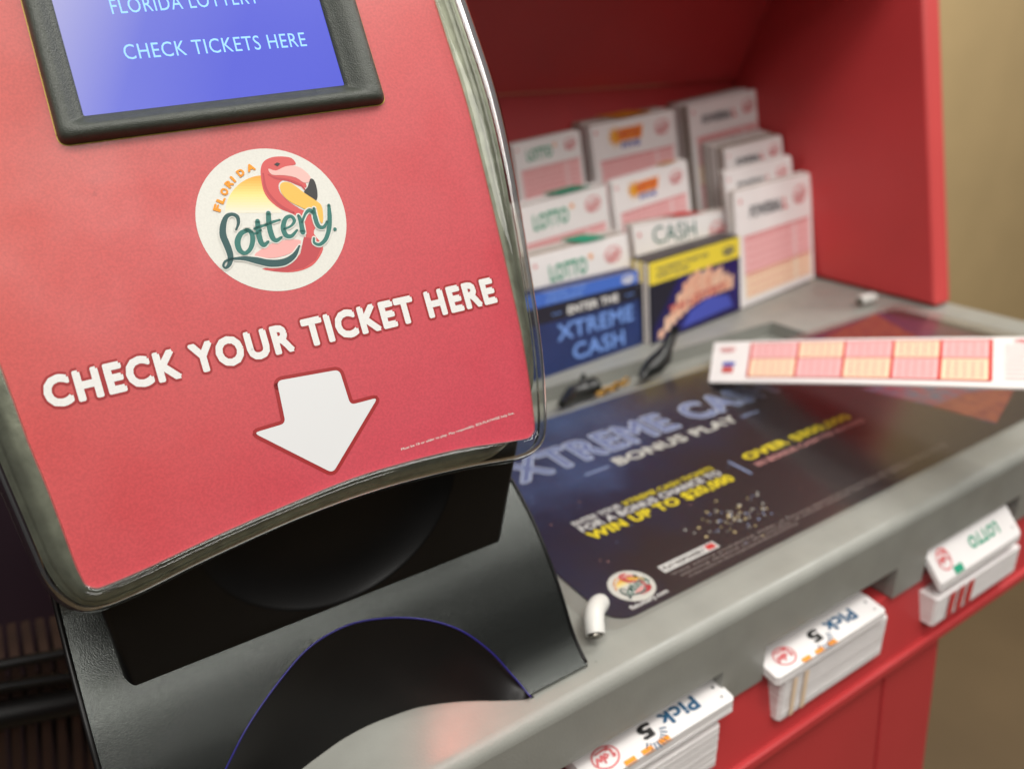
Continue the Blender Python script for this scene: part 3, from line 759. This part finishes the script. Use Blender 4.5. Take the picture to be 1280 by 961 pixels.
for i in range(5):
    for j, (t0, t1) in enumerate(((tl, tm_), (tm_, th))):
        m = PINK if (i+j) % 2 == 1 else ORNG
        lrect(cols[i], t0, cols[i+1], t1, m, .0002)
        for k in range(1, 7): lrect(cols[i]+(cols[i+1]-cols[i])*.12, t0+(t1-t0)*k/7, cols[i]+(cols[i+1]-cols[i])*.9, t0+(t1-t0)*k/7+.0005, PINKD, .0003)
        for k in range(1, 6): lrect(cols[i]+(cols[i+1]-cols[i])*k/6, t0+(t1-t0)*.12, cols[i]+(cols[i+1]-cols[i])*k/6+.0004, t0+(t1-t0)*.88, PINKD, .0003)
for s in cols: lrect(s-.0010, tl, s+.0012, th, REDP, .0005)
for t in (tl, tm_, th-.0008): lrect(cols[0], t-.0007, cols[-1], t+.0009, REDP, .0005)
fl = lambda a_, b_, l=0.: LF(a_, b_, l)
oval_logo(mb, fl, .015, .78*w0, .0075, .006, PINKD)
mb.poly(fl, [(.012, .36*w0), (.024, .36*w0), (.024, .46*w0), (.012, .46*w0)], BLUEP, .0003)
mb.poly(fl, [(.012, .20*w0), (.023, .20*w0), (.023, .34*w0), (.012, .34*w0)], CORAL, .0003)
for k in range(9): lrect(cols[-1]+.008, .15*w0+k*.08*w0, cols[-1]+.034, .15*w0+k*.08*w0+.0008, PINKD, .0003)
oval_logo(mb, fl, cols[-1]+.022, .90*w0, .009, .0035, PINKD)
mb.build('printing', LS)

# ------------------------------------------------------------------ slip stacks in the slots
def slot_stack(label, x0, x1, ztop, zbot, yf, n, kind, droop=0.):
    g = 'slip stacks lying in the front slots'
    root = empty('slot_slip_stack', ((x0+x1)/2, yf+.08, zbot), label, 'slip stack', g)
    dz = lambda b_: -droop*max(0., .199-b_)
    SFc = lambda a_, b_, l_=0.: np.array([a_, b_, l_+dz(b_)])
    mb = MB(); t = (ztop-zbot)/n
    for k in range(n):
        j = random.uniform(-.00012, .00012) if k else 0; jx = random.uniform(-.0002, .0002) if k else 0
        w = x1-x0; r = .0016; z = ztop-(k+1)*t
        pts = [(x0+jx+r, yf+j), (x1+jx-r, yf+j), (x1+jx, yf+j+r), (x1+jx, .199), (x1+jx, yf+.16), (x0+jx, yf+.16), (x0+jx, .199), (x0+jx, yf+j+r)]
        mb.slab(SFc, pts, z, z+t*.985, PAPER, PAPER)
    mb.build('paper_sheets', root)
    # printing: read from the other side, so it is turned by 180 degrees
    def f(a_, b_, l_=0.):
        return SFc(x1-a_, yf-b_, ztop+.0001+l_)
    W = x1-x0
    mb = MB()
    if kind == 'pick':
        put_text(mb, f, 'Pick', .20*W, -.0125, .46*W, -.0125, .0075, NAVY, off=.035)
        put_text(mb, f, '5', .52*W, -.0125, .61*W, -.0125, .0075, BLACKP, off=.05)
        for k in range(9):
            a = math.radians(35+k*14-20); cx, cy = .56*W, -.0085
            mb.stroke(f, [(cx+.0065*math.cos(a+.6), cy+.0065*math.sin(a+.6)), (cx+.0095*math.cos(a+.6), cy+.0095*math.sin(a+.6))], .0007, NAVY, .0003, 1)
        oval_logo(mb, f, .84*W, -.0082, .0068, .0052, PINKD)
        mb.poly(f, [(.06*W+.0008*math.cos(a), -.0100+.0008*math.sin(a)) for a in np.linspace(0, 6.28, 9)[:-1]], BLACKP, .0003)
        for k in range(3): mb.rect(f, (.48+k*.115)*W, -.0022, .07*W, .0022, OGOLD, .0003)
        fr = mkface((x0, yf-.0003, 0), (1, 0, 0), (0, 0, 1))
        for k in range(3): mb.rect(fr, (1-.55-k*.115)*W, ztop-t*.9, .07*W, t*.7, OGOLD, .0008)
    elif kind == 'lotto':
        put_text(mb, f, 'LOTTO', .20*W, -.0100, .56*W, -.0100, .0052, GREEN, off=.04)
        oval_logo(mb, f, .86*W, -.0075, .0064, .0042, PINKD)
        mb.rect(f, .72*W, -.0032, .10*W, .0032, GREEN, .0003)
    mb.poly(f, [(.06*W+.0006*math.cos(a), -.0040+.0006*math.sin(a)) for a in np.linspace(0, 6.28, 9)[:-1]], BLACKP, .0003)
    mb.build('printing', root); mb = MB()
    if kind == 'redstripe':
        fr = mkface((x0, yf-.0010, 0), (1, 0, 0), (0, 0, 1))
        for k in range(3): mb.rect(fr, (.13+k*.105)*W, zbot+.002, .065*W, ztop-zbot-.002, REDP, 0)
    if kind == 'plain':
        fr = mkface((x0, yf-.0010, 0), (1, 0, 0), (0, 0, 1))
        for k in range(2): mb.rect(fr, (.08+k*.10)*W, zbot+.001, .035*W, ztop-zbot-.001, ORNG, 0)
    if mb.v: mb.build('edge_marks', root)
slot_stack('short stack of Pick 5 slips with orange marks in the middle slot', .2775, .3700, -.0470, -.0520, .1870, 6, 'pick', .15)
slot_stack('thick plain white slip stack below the middle Pick 5 slips', .2850, .3765, -.0570, -.0835, .1885, 30, 'plain')
slot_stack('Pick 5 slip stack in the nearest slot at the bottom edge', .158, .2475, -.0440, -.0515, .1885, 7, 'pick', .15)
slot_stack('thick white slip stack below the nearest Pick 5 slips', .150, .2400, -.0590, -.0850, .1890, 30, 'plain')
slot_stack('green lettered slip stack in the right hand slot', .4235, .5180, -.0385, -.0440, .1855, 6, 'lotto', 1.15)
slot_stack('white slip stack with three red stripes below the green lettered slips', .4235, .5220, -.0655, -.0850, .1850, 20, 'redstripe')

# ------------------------------------------------------------------ ticket checker
TCK = empty('ticket_checker', (.08, .27, 0), 'red ticket checker with blue screen and flamingo emblem on a black base', 'ticket checker')
outer = [(.107, .222), (.1095, .19), (.1115, .1621), (.1130, .1383), (.1130, .1215), (.1117, .103), (.1094, .0831), (.1044, .0467), (.1018, .0306), (.0982, .0147), (.0944, .0022), (.0905, -.0040), (.0850, -.0068), (.0772, -.0071), (.0573, -.0046), (.0282, -.0026), (-.0006, -.0034), (-.0304, -.0069), (-.055, -.0108), (-.0655, -.0105), (-.0724, -.006), (-.076, .0012), (-.0775, .0109), (-.0788, .023), (-.0815, .05), (-.0845, .09), (-.086, .13), (-.0855, .165), (-.0835, .195), (-.080, .222), (-.072, .245), (-.05, .262), (.012, .268), (.075, .262), (.098, .245)]
plate = [(.091, .222), (.0945, .195), (.0955, .1634), (.0963, .1435), (.0968, .1236), (.0956, .088), (.0936, .0492), (.0924, .0344), (.0904, .0184), (.0880, .0045), (.0864, .0016), (.0837, .0006), (.0753, .0017), (.0578, .0043), (.0362, .0056), (.0173, .0056), (-.0091, .0032), (-.0282, .0010), (-.0466, -.0016), (-.0595, -.0029), (-.0619, -.0026), (-.0639, -.0011), (-.0646, .0018), (-.0652, .0069), (-.0664, .0275), (-.0679, .0435), (-.0690, .0638), (-.0715, .10), (-.073, .13), (-.073, .165), (-.0715, .20), (-.067, .225), (-.055, .24), (.012, .247), (.075, .24)]
def cat2(pts, sub=4): return smooth_closed(pts, sub)
outer = cat2(outer); plate = cat2(plate, 3)
CEN = np.array([.0105, .12])
def radial(poly, ang):
    d = np.array([math.cos(ang), math.sin(ang)]); best = None; n = len(poly)
    for i in range(n):
        a = np.array(poly[i])-CEN; b = np.array(poly[(i+1) % n])-CEN; e = b-a
        den = d[0]*e[1]-d[1]*e[0]
        if abs(den) < 1e-14: continue
        t = (a[0]*e[1]-a[1]*e[0])/den; s = (a[0]*d[1]-a[1]*d[0])/den
        if t > 0 and -1e-6 <= s <= 1+1e-6: best = t if best is None else max(best, t)
    return CEN+d*best
angs = sorted([math.atan2(p[1]-CEN[1], p[0]-CEN[0]) for p in outer]+[math.atan2(p[1]-CEN[1], p[0]-CEN[0])+1e-5 for p in plate])
RI = [radial(plate, a) for a in angs]; RO = [radial(outer, a) for a in angs]
def ring_row(s, z, fn=None):
    out = []
    for i, a in enumerate(angs):
        ss = fn(a, s) if fn else s
        p = RI[i]*(1-ss)+RO[i]*ss; out.append(HF(p[0], p[1], z))
    return out
# face plate
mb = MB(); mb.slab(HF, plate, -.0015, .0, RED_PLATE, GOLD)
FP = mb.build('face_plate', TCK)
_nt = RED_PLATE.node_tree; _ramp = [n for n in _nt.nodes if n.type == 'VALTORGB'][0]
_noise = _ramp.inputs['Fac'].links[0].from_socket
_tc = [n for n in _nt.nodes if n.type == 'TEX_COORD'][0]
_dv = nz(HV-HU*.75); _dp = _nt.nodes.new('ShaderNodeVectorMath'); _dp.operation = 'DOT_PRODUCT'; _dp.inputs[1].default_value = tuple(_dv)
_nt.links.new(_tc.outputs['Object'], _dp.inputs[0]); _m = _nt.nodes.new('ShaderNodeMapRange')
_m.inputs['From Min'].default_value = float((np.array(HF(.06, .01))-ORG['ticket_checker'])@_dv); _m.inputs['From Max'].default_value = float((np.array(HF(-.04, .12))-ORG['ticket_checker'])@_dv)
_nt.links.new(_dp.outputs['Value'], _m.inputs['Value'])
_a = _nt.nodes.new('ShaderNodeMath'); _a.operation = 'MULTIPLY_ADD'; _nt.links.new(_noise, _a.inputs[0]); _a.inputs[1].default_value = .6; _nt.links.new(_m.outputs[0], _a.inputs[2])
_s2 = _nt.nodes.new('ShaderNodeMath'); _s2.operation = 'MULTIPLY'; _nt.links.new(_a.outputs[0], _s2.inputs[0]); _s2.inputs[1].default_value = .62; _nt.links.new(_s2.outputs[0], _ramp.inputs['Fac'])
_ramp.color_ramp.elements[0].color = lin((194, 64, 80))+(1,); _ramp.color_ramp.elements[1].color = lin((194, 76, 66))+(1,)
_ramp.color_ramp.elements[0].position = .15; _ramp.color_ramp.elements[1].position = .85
# clear cover rim
mb = MB()
profc = [(0.003, -.0006), (.006, .0008), (.06, .0014), (.35, .0016), (.60, .0014), (.76, .0004), (.88, -.0018), (.96, -.0045), (1.0, -.0080), (.985, -.0105), (.94, -.0115), (.90, -.0105), (.82, -.0070), (.72, -.0048), (.5, -.0042), (.01, -.0040), (0.003, -.0006)]
mb.grid([ring_row(s, z) for s, z in profc], CLEAR, True)
mb.build('clear_rim', TCK, smooth=True)
# shell behind
br = math.atan2(-.12, .078)
def shell_s(a, s):
    d = abs(a-br); k = math.exp(-(d/.09)**2)
    return s*(1-k)-k*.12*(1 if s > 0 else 0)
mb = MB()
profs = [(-.05, -.0048), (.0, -.0046), (.30, -.0050), (.56, -.0060), (.64, -.0078), (.68, -.0085), (.80, -.0090), (.84, -.0140), (.62, -.0260), (.3, -.0330), (-.6, -.0360)]
rows = [ring_row(s, z, shell_s) for s, z in profs]
mb.grid(rows, SMOKE, True)
cb = HF(CEN[0], CEN[1], -.038); n = len(angs)
mb.add(rows[-1]+[cb], [(i, (i+1) % n, n) for i in range(n)], SMOKE)
mb.add(rows[0]+[HF(CEN[0], CEN[1], -.0058)], [((i+1) % n, i, n) for i in range(n)], SMOKE)
mb.build('head_shell', TCK, smooth=True, autos=50)
# lettering on the plate
mb = MB()
a0 = huv((60, 511)); a1 = huv((622, 377))
hC = .0096
put_text(mb, HF, 'CHECK YOUR TICKET HERE', a0[0], a0[1]-.0003, a1[0], a1[1]-.0003, hC, DRED, off=.118, ref=.052, lift=.00006, sp=1.17)
put_text(mb, HF, 'CHECK YOUR TICKET HERE', a0[0], a0[1]-.0003, a1[0], a1[1]-.0003, hC, WHITE, off=.052, ref=.052, lift=.00014, sp=1.17)
def round_poly(pts, r, k=5):
    out = []; n = len(pts)
    for i in range(n):
        p = np.array(pts[i]); a = np.array(pts[i-1]); b = np.array(pts[(i+1) % n])
        da = nz(a-p); db = nz(b-p); q0 = p+da*r; q1 = p+db*r
        for j in range(k+1):
            t = j/k; out.append(tuple((1-t)**2*q0+2*t*(1-t)*p+t*t*q1))
    return out
arrow = [huv(p) for p in ((346, 476), (424, 462), (438, 506), (472, 497), (416, 591), (317, 541), (357, 529))]
arc_ = round_poly(arrow, .0018)
mb.stroke(HF, arc_+[arc_[0]], .0025, DRED, .00006, 1)
mb.poly(HF, arc_, mat('arrow_white', lin((212, 212, 212)), .45), .00012)
p0 = huv((502, 563)); p1 = huv((643, 517))
put_text(mb, HF, 'Must be 18 or older to play. Play responsibly. 833-PLAYWISE help line.', p0[0], p0[1], p1[0], p1[1], .00085, CREAM, off=.012, lift=.00006)
mb.build('lettering', FP)
mb = MB()
emblem(mb, lambda p: huv((220+p[0]/4.004, 160+p[1]/4.004)), HF, .00006)
mb.build('emblem', FP)
# bezel + screen
bo = [(-.0382, .129), (.0665, .129), (.0652, .197), (-.0366, .197)]; bi = [(-.0294, .1369), (.0535, .1369), (.0530, .190), (-.0288, .190)]
bo_r = round_poly(bo, .003); bi_r = round_poly(bi, .0006)
CEN = np.array([.0135, .163])
ang2 = sorted([math.atan2(p[1]-CEN[1], p[0]-CEN[0]) for p in bo_r]+[math.atan2(p[1]-CEN[1], p[0]-CEN[0])+1e-5 for p in bi_r])
bi2 = [radial(bi_r, a) for a in ang2]; bo2 = [radial(bo_r, a) for a in ang2]
def brow(s, z): return [HF(*(bi2[i]*(1-s)+bo2[i]*s), z) for i in range(len(ang2))]
mb = MB(); mb.grid([brow(s, z) for s, z in ((0, .0004), (0, .0010), (.12, .0016), (.30, .0028), (.46, .0042), (.60, .0047), (.80, .0045), (.93, .0032), (1, .0010), (1, -.0001))], RUBBER, True)
mb.build('screen_bezel', TCK, smooth=True)
mb = MB(); mb.stroke(HF, [tuple(p) for p in bo2]+[tuple(bo2[0])], .0007, mat('yellow_edge', lin((200, 170, 50)), .5), .0001, 1)
mb.build('bezel_keyline', FP)
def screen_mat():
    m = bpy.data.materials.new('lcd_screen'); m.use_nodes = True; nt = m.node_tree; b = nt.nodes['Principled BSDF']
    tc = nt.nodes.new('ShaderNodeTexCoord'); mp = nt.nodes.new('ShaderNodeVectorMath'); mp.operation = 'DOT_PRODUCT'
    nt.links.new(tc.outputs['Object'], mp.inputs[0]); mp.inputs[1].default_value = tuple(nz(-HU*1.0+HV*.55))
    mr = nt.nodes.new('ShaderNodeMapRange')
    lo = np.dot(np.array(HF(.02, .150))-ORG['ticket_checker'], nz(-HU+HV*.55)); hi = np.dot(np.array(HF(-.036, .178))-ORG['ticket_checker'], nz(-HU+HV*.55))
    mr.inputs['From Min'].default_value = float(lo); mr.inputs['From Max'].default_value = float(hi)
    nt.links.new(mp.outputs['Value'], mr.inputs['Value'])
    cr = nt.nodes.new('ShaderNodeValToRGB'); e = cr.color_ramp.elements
    e[0].color = lin((84, 94, 228))+(1,); e[1].color = lin((200, 198, 236))+(1,); x = e.new(.45); x.color = lin((112, 120, 230))+(1,)  # pale upper-left end of the ramp paints a lamp reflection into the screen
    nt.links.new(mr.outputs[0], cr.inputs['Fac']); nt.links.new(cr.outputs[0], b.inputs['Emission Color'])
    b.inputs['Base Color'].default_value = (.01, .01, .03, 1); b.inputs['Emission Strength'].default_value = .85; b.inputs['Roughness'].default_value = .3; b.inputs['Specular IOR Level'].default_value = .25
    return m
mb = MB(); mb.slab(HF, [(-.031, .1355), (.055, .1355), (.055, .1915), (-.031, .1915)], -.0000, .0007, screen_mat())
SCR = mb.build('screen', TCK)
SF = mkface(HP+HN*.0007, HU, HV)
def suv(p): return to_uv(p, HP+HN*.0007, HU, HV)
mb = MB(); LT = mat('screen_lettering', lin((140, 186, 240)), .8, spec=.1, emit=.45)
p0 = suv((157, 75)); p1 = suv((384, 58))
put_text(mb, SF, 'CHECK TICKETS HERE', p0[0], p0[1], p1[0], p1[1], .0048, LT, off=.0, sp=1.08, lift=.0001)
put_text(mb, SF, 'FLORIDA LOTTERY', p0[0], p0[1]+.0148, p0[0]+.046, p0[1]+.0148, .0048, LT, off=.0, sp=1.08, lift=.0001)
mb.build('screen_lettering', SCR)

# base deck: curved surface z = fz(y)
_ys = np.array([.180, .2075, .212, .218, .228, .24, .249, .261, .275, .295, .34]); _zs = np.array([.0005, .0015, .005, .0105, .0285, .0450, .0540, .0635, .071, .077, .078])
_yy = np.linspace(.180, .34, 400); _zz = np.interp(_yy, _ys, _zs); _k = np.exp(-np.linspace(-2, 2, 25)**2); _k /= _k.sum()
_zz = np.convolve(np.pad(_zz, 12, mode='edge'), _k, 'valid')
def fz(y): return float(np.interp(y, _yy, _zz))
def hit_deck(p):
    d = ray(p); lo, hi = .12, .6
    f = lambda t: (C+d*t)[2]-fz((C+d*t)[1])
    t = lo
    while t < hi and f(t) > 0: t += .001
    a, b = t-.001, t
    for _ in range(30):
        m = (a+b)/2
        if f(m) > 0: a = m
        else: b = m
    return C+d*b
rim_px = [(275, 975), (290, 945), (306, 914), (325, 884), (350, 850), (380, 815), (410, 793), (445, 778), (490, 772), (530, 774), (565, 783), (597, 801), (625, 826), (647, 851), (664, 871)]
flo_px = [(350, 990), (372, 965), (400, 943), (430, 922), (460, 906), (490, 894), (520, 884), (548, 879), (575, 876), (600, 875), (620, 875), (635, 874.5), (650, 874), (660, 873), (668, 871)]
RIM, _ = smooth([hit_deck(p) for p in rim_px], 1, 5)
FLO, _ = smooth([un(p, .0004) for p in flo_px], 1, 5)
# left half of the arch mirrored below the picture edge
rx = [p[0] for p in RIM]
cxm = .080
ext_r = [(RIM[0][0]-.004, .225), (RIM[0][0]-.006, .2075)]
outline = [(-.0135, .2078), (-.0135, .338), (.172, .338), (.1715, .29), (.1705, .25), (.170, .2078)]
poly = outline+[(p[0], p[1]) for p in RIM[::-1]]+ext_r
# keep RIM end just on the front line
poly = [(x, max(y, .2078)) for x, y in poly]
inner = []
from math import floor
def inside(p, P):
    c = False; n = len(P)
    for i in range(n):
        a, b = P[i], P[(i+1) % n]
        if (a[1] > p[1]) != (b[1] > p[1]) and p[0] < (b[0]-a[0])*(p[1]-a[1])/(b[1]-a[1])+a[0]: c = not c
    return c
for i in range(60):
    for j in range(44):
        p = (-.0115+i*.0031, .2095+j*.003)
        if inside(p, poly): inner.append(p)
nP = len(poly)
dense = []
for i in range(nP):
    a, b = np.array(poly[i]), np.array(poly[(i+1) % nP]); L_ = np.linalg.norm(b-a)
    k = max(1, int(L_/.003))
    for q in range(k): dense.append(tuple(a+(b-a)*q/k))
res = delaunay_2d_cdt([Vector(p) for p in dense+inner], [(i, (i+1) % len(dense)) for i in range(len(dense))], [], 1, 1e-6)
mb = MB(); vs = [(v.x, v.y, fz(v.y)) for v in res[0]]; fs = []
for f in res[2]:
    if all(.012 < res[0][i].x < .145 and res[0][i].y > .2485 for i in f): continue
    p = [res[0][i] for i in f]; ar = (p[1].x-p[0].x)*(p[2].y-p[0].y)-(p[2].x-p[0].x)*(p[1].y-p[0].y)
    fs.append(tuple(f) if ar > 0 else tuple(f)[::-1])
mb.add(vs, fs, DECK)
BD = mb.build('base_deck', TCK, smooth=True)
mb = MB()
side = []
for i in range(len(dense)):
    side.append(dense[i])
def wall(pts, m, inset=0.):
    mb.grid([[(p[0], p[1], 0.0003) for p in pts], [(p[0], p[1], fz(p[1])-.0001) for p in pts]], m)
wall([(-.0135, y) for y in np.linspace(.2078, .338, 30)], BLACKG)
wall([(.172, .338), (.1715, .29)]+[(.1710-(.0010*(.27-y)/.06), y) for y in np.linspace(.27, .2078, 25)], BLACKG)
wall([(-.0135, .338), (.172, .338)], BLACKG)
mb.build('base_side', TCK)
# trim bead along the right edge
mb = MB(); mb.tube([(.1708-(.0008*(.29-y)/.08), y, fz(y)) for y in np.linspace(.335, .2085, 50)], .0008, BLACKG, 8)
mb.build('edge_trim', TCK, smooth=True); mb = MB()
mb.tube([(-.0135, y, fz(y)) for y in np.linspace(.335, .2085, 50)], .0010, BLACKG, 8)
mb.build('edge_trim', TCK, smooth=True)
# arch wall under the deck
mb = MB(); mb.grid([[tuple(p) for p in FLO], [tuple(a*.5+b*.5+np.array([0, .004, 0])) for a, b in zip(FLO, RIM)], [(p[0], p[1], fz(p[1])-.0004) for p in RIM]], BLACKG)
mb.build('arch_wall', TCK, smooth=True)
mb = MB(); mb.tube([(p[0], p[1], fz(p[1])+.0001) for p in RIM], .00036, BLUE, 8)  # thin emissive tube painting the blue reflected glow along the arch rim
mb.build('rim_glow', TCK, smooth=True)
# scanner housing with bowl
yb = .2465; zb = fz(yb)
B0 = hit((160, 862), (0, yb, 0), (0, 1, 0)); B1 = hit((630, 670), (0, yb, 0), (0, 1, 0)); T0 = hit((126, 765), (0, yb, 0), (0, 1, 0)); T1 = hit((646, 585), (0, yb, 0), (0, 1, 0))
bowl = np.array([hit(p, (0, yb, 0), (0, 1, 0)) for p in ((262, 712), (285, 742), (319, 759), (356, 765), (405, 757), (450, 739), (485, 720), (530, 679), (552, 641), (567, 600))])
Aq = np.c_[2*bowl[:, 0], 2*bowl[:, 2], np.ones(len(bowl))]; sol = np.linalg.lstsq(Aq, bowl[:, 0]**2+bowl[:, 2]**2, rcond=None)[0]
bcx, bcz = sol[0], sol[1]; br_ = math.sqrt(sol[2]+bcx**2+bcz**2)
mb = MB(); nx, nh = 220, 120; ztop = .122
rows = []
for j in range(nh+1):
    t = j/nh; row = []
    zl = B0[2]*.5+B1[2]*.5-.001; z = zl+(ztop-zl)*t
    xl = B0[0]+(T0[0]-B0[0])*(z-B0[2])/(T0[2]-B0[2]); xr = B1[0]+(T1[0]-B1[0])*(z-B1[2])/(T1[2]-B1[2])
    xl = max(xl, -.012); xr = min(xr, .166)
    for i in range(nx+1):
        x = xl+(xr-xl)*i/nx; r_ = math.hypot(x-bcx, z-bcz)/br_
        dy = 0 if r_ >= 1 else .007*(1-r_**6)
        e = min(i, nx-i)/nx*(xr-xl); dy += max(0, .003-e)**2/.003*1.0
        row.append((x, yb+dy, z))
    rows.append(row)
mb.grid(rows, BLACKG)
mb.grid([[(r0[0][0], r0[0][1], r0[0][2]) for r0 in rows], [(r0[0][0], .30, r0[0][2]) for r0 in rows]], BLACKG)
mb.grid([[(r0[-1][0], .30, r0[0][2]) for r0 in rows], [(r0[-1][0], r0[-1][1], r0[0][2]) for r0 in rows]], BLACKG)
mb.grid([rows[-1], [(p[0], .30, p[2]) for p in rows[-1]]], BLACKG)
mb.build('scanner_housing', TCK, smooth=True, autos=60)
# arm joining housing and head
mb = MB(); mb.box((.03, .292, .06), (.10, 0, 0), (0, .04, 0), (0, .05, .12), BLACKG)
mb.build('neck', TCK, bevel=.004)

# ------------------------------------------------------------------ dark rack at the lower left
RK = empty('card_rack', (-.10, .50, -.25), 'dark rack of brown cards in two tiers at the lower left corner', 'rack')
yk = .48
def K(p, dy=0.): return hit(p, (0, yk+dy, 0), (0, 1, 0))
mb = MB()
mb.box((-1.2, yk+.12, -1.05), (1.17, 0, 0), (0, .02, 0), (0, 0, 1.6), PLUM)
mb.build('back_board', RK)
mb = MB()
for (a, b) in (((-60, 842), (100, 812)), ((-60, 905), (110, 872)), ((-60, 868), (108, 842))):
    p, q = K(a), K(b); mb.tube([p, q], .0035 if a[1] != 905 else .009, BLACKG, 10)
mb.build('rail', RK, smooth=True, autos=50)
mb = MB()
for row, (ya, yb2) in enumerate(((838, 888), (908, 985))):
    for i in range(12):
        x = -40+i*19; dy_ = -.2*(x-10)
        p = K((x, yb2+dy_), .01); q = K((x-3, ya+dy_), .01)
        mb.box(p, (.0050, 0, 0), (0, .05, 0), q-p, BROWN)
mb.build('brown_cards', RK)

# ------------------------------------------------------------------ lights
w = bpy.data.worlds.new('World'); sc.world = w; w.use_nodes = True
bg = w.node_tree.nodes['Background']
_n = w.node_tree.nodes; _tc = _n.new('ShaderNodeTexCoord'); _sp = _n.new('ShaderNodeSeparateXYZ'); _mr = _n.new('ShaderNodeMapRange')
_mr.inputs['From Min'].default_value = -.25; _mr.inputs['From Max'].default_value = .7; _mr.inputs['To Min'].default_value = .05; _mr.inputs['To Max'].default_value = .31; _mr.interpolation_type = 'SMOOTHSTEP'
w.node_tree.links.new(_tc.outputs['Generated'], _sp.inputs[0]); w.node_tree.links.new(_sp.outputs[2], _mr.inputs['Value']); w.node_tree.links.new(_mr.outputs[0], bg.inputs[1])
bg.inputs[0].default_value = (1.0, .98, .95, 1); bg.inputs[1].default_value = .26
def area(name, loc, tgt, sx, sy, e, col=(1, .975, .93)):
    l = bpy.data.lights.new(name, 'AREA'); l.shape = 'RECTANGLE'; l.size = sx; l.size_y = sy; l.energy = e; l.color = col
    o = bpy.data.objects.new(name, l); COL.objects.link(o); o.location = loc
    o.rotation_euler = (Vector(tgt)-Vector(loc)).to_track_quat('-Z', 'Y').to_euler(); return o
area('ceiling_or_fill_light', (.15, -.30, 1.7), (.4, .3, 0), 1.3, .4, 21)
area('ceiling_or_fill_light', (-.9, -.6, 1.7), (.1, .3, .1), .8, .35, 9)
area('ceiling_or_fill_light', (1.75, -1.0, 1.8), (.3, .3, .1), .5, 1.0, 10)  # added light, placed so the head's silver rim band reflects it
area('ceiling_or_fill_light', (-.15, -1.3, 1.6), (.55, .6, .05), .9, .4, 11)  # added frontal fill for the counter front and bins
area('ceiling_or_fill_light', (1.7, .3, 2.0), (1.2, .9, -.3), .35, 1.0, 32)  # extra fill aimed at the right-hand wall to brighten it
l = bpy.data.lights.new('scanner_lamp', 'SPOT'); l.energy = .034; l.color = (1, .16, .10); l.shadow_soft_size = .008; l.spot_size = math.radians(150); l.spot_blend = 1
o = bpy.data.objects.new('scanner_lamp', l); COL.objects.link(o); o.location = (.108, .222, .026); o.rotation_euler = (Vector((.118, .200, 0))-Vector(o.location)).to_track_quat('-Z', 'Y').to_euler()

# ------------------------------------------------------------------ camera
cam = bpy.data.cameras.new('camera'); co = bpy.data.objects.new('camera', cam); COL.objects.link(co); sc.camera = co
M = Matrix([[*R[0], C[0]], [*R[1], C[1]], [*R[2], C[2]], [0, 0, 0, 1]]); co.matrix_world = M
cam.sensor_width = 36; cam.lens = 36*F/1280; cam.clip_start = .01; cam.clip_end = 50
cam.dof.use_dof = True; cam.dof.focus_distance = float(np.dot(HP+HU*.02+HV*.08-C, -R@np.array([0, 0, 1]))) ; cam.dof.aperture_fstop = 7.4
sc.view_settings.view_transform = 'Standard'; sc.view_settings.look = 'None'; sc.view_settings.exposure = 0; sc.view_settings.gamma = 1
sc.cycles.use_denoising = True
sc.cycles.transparent_max_bounces = 16
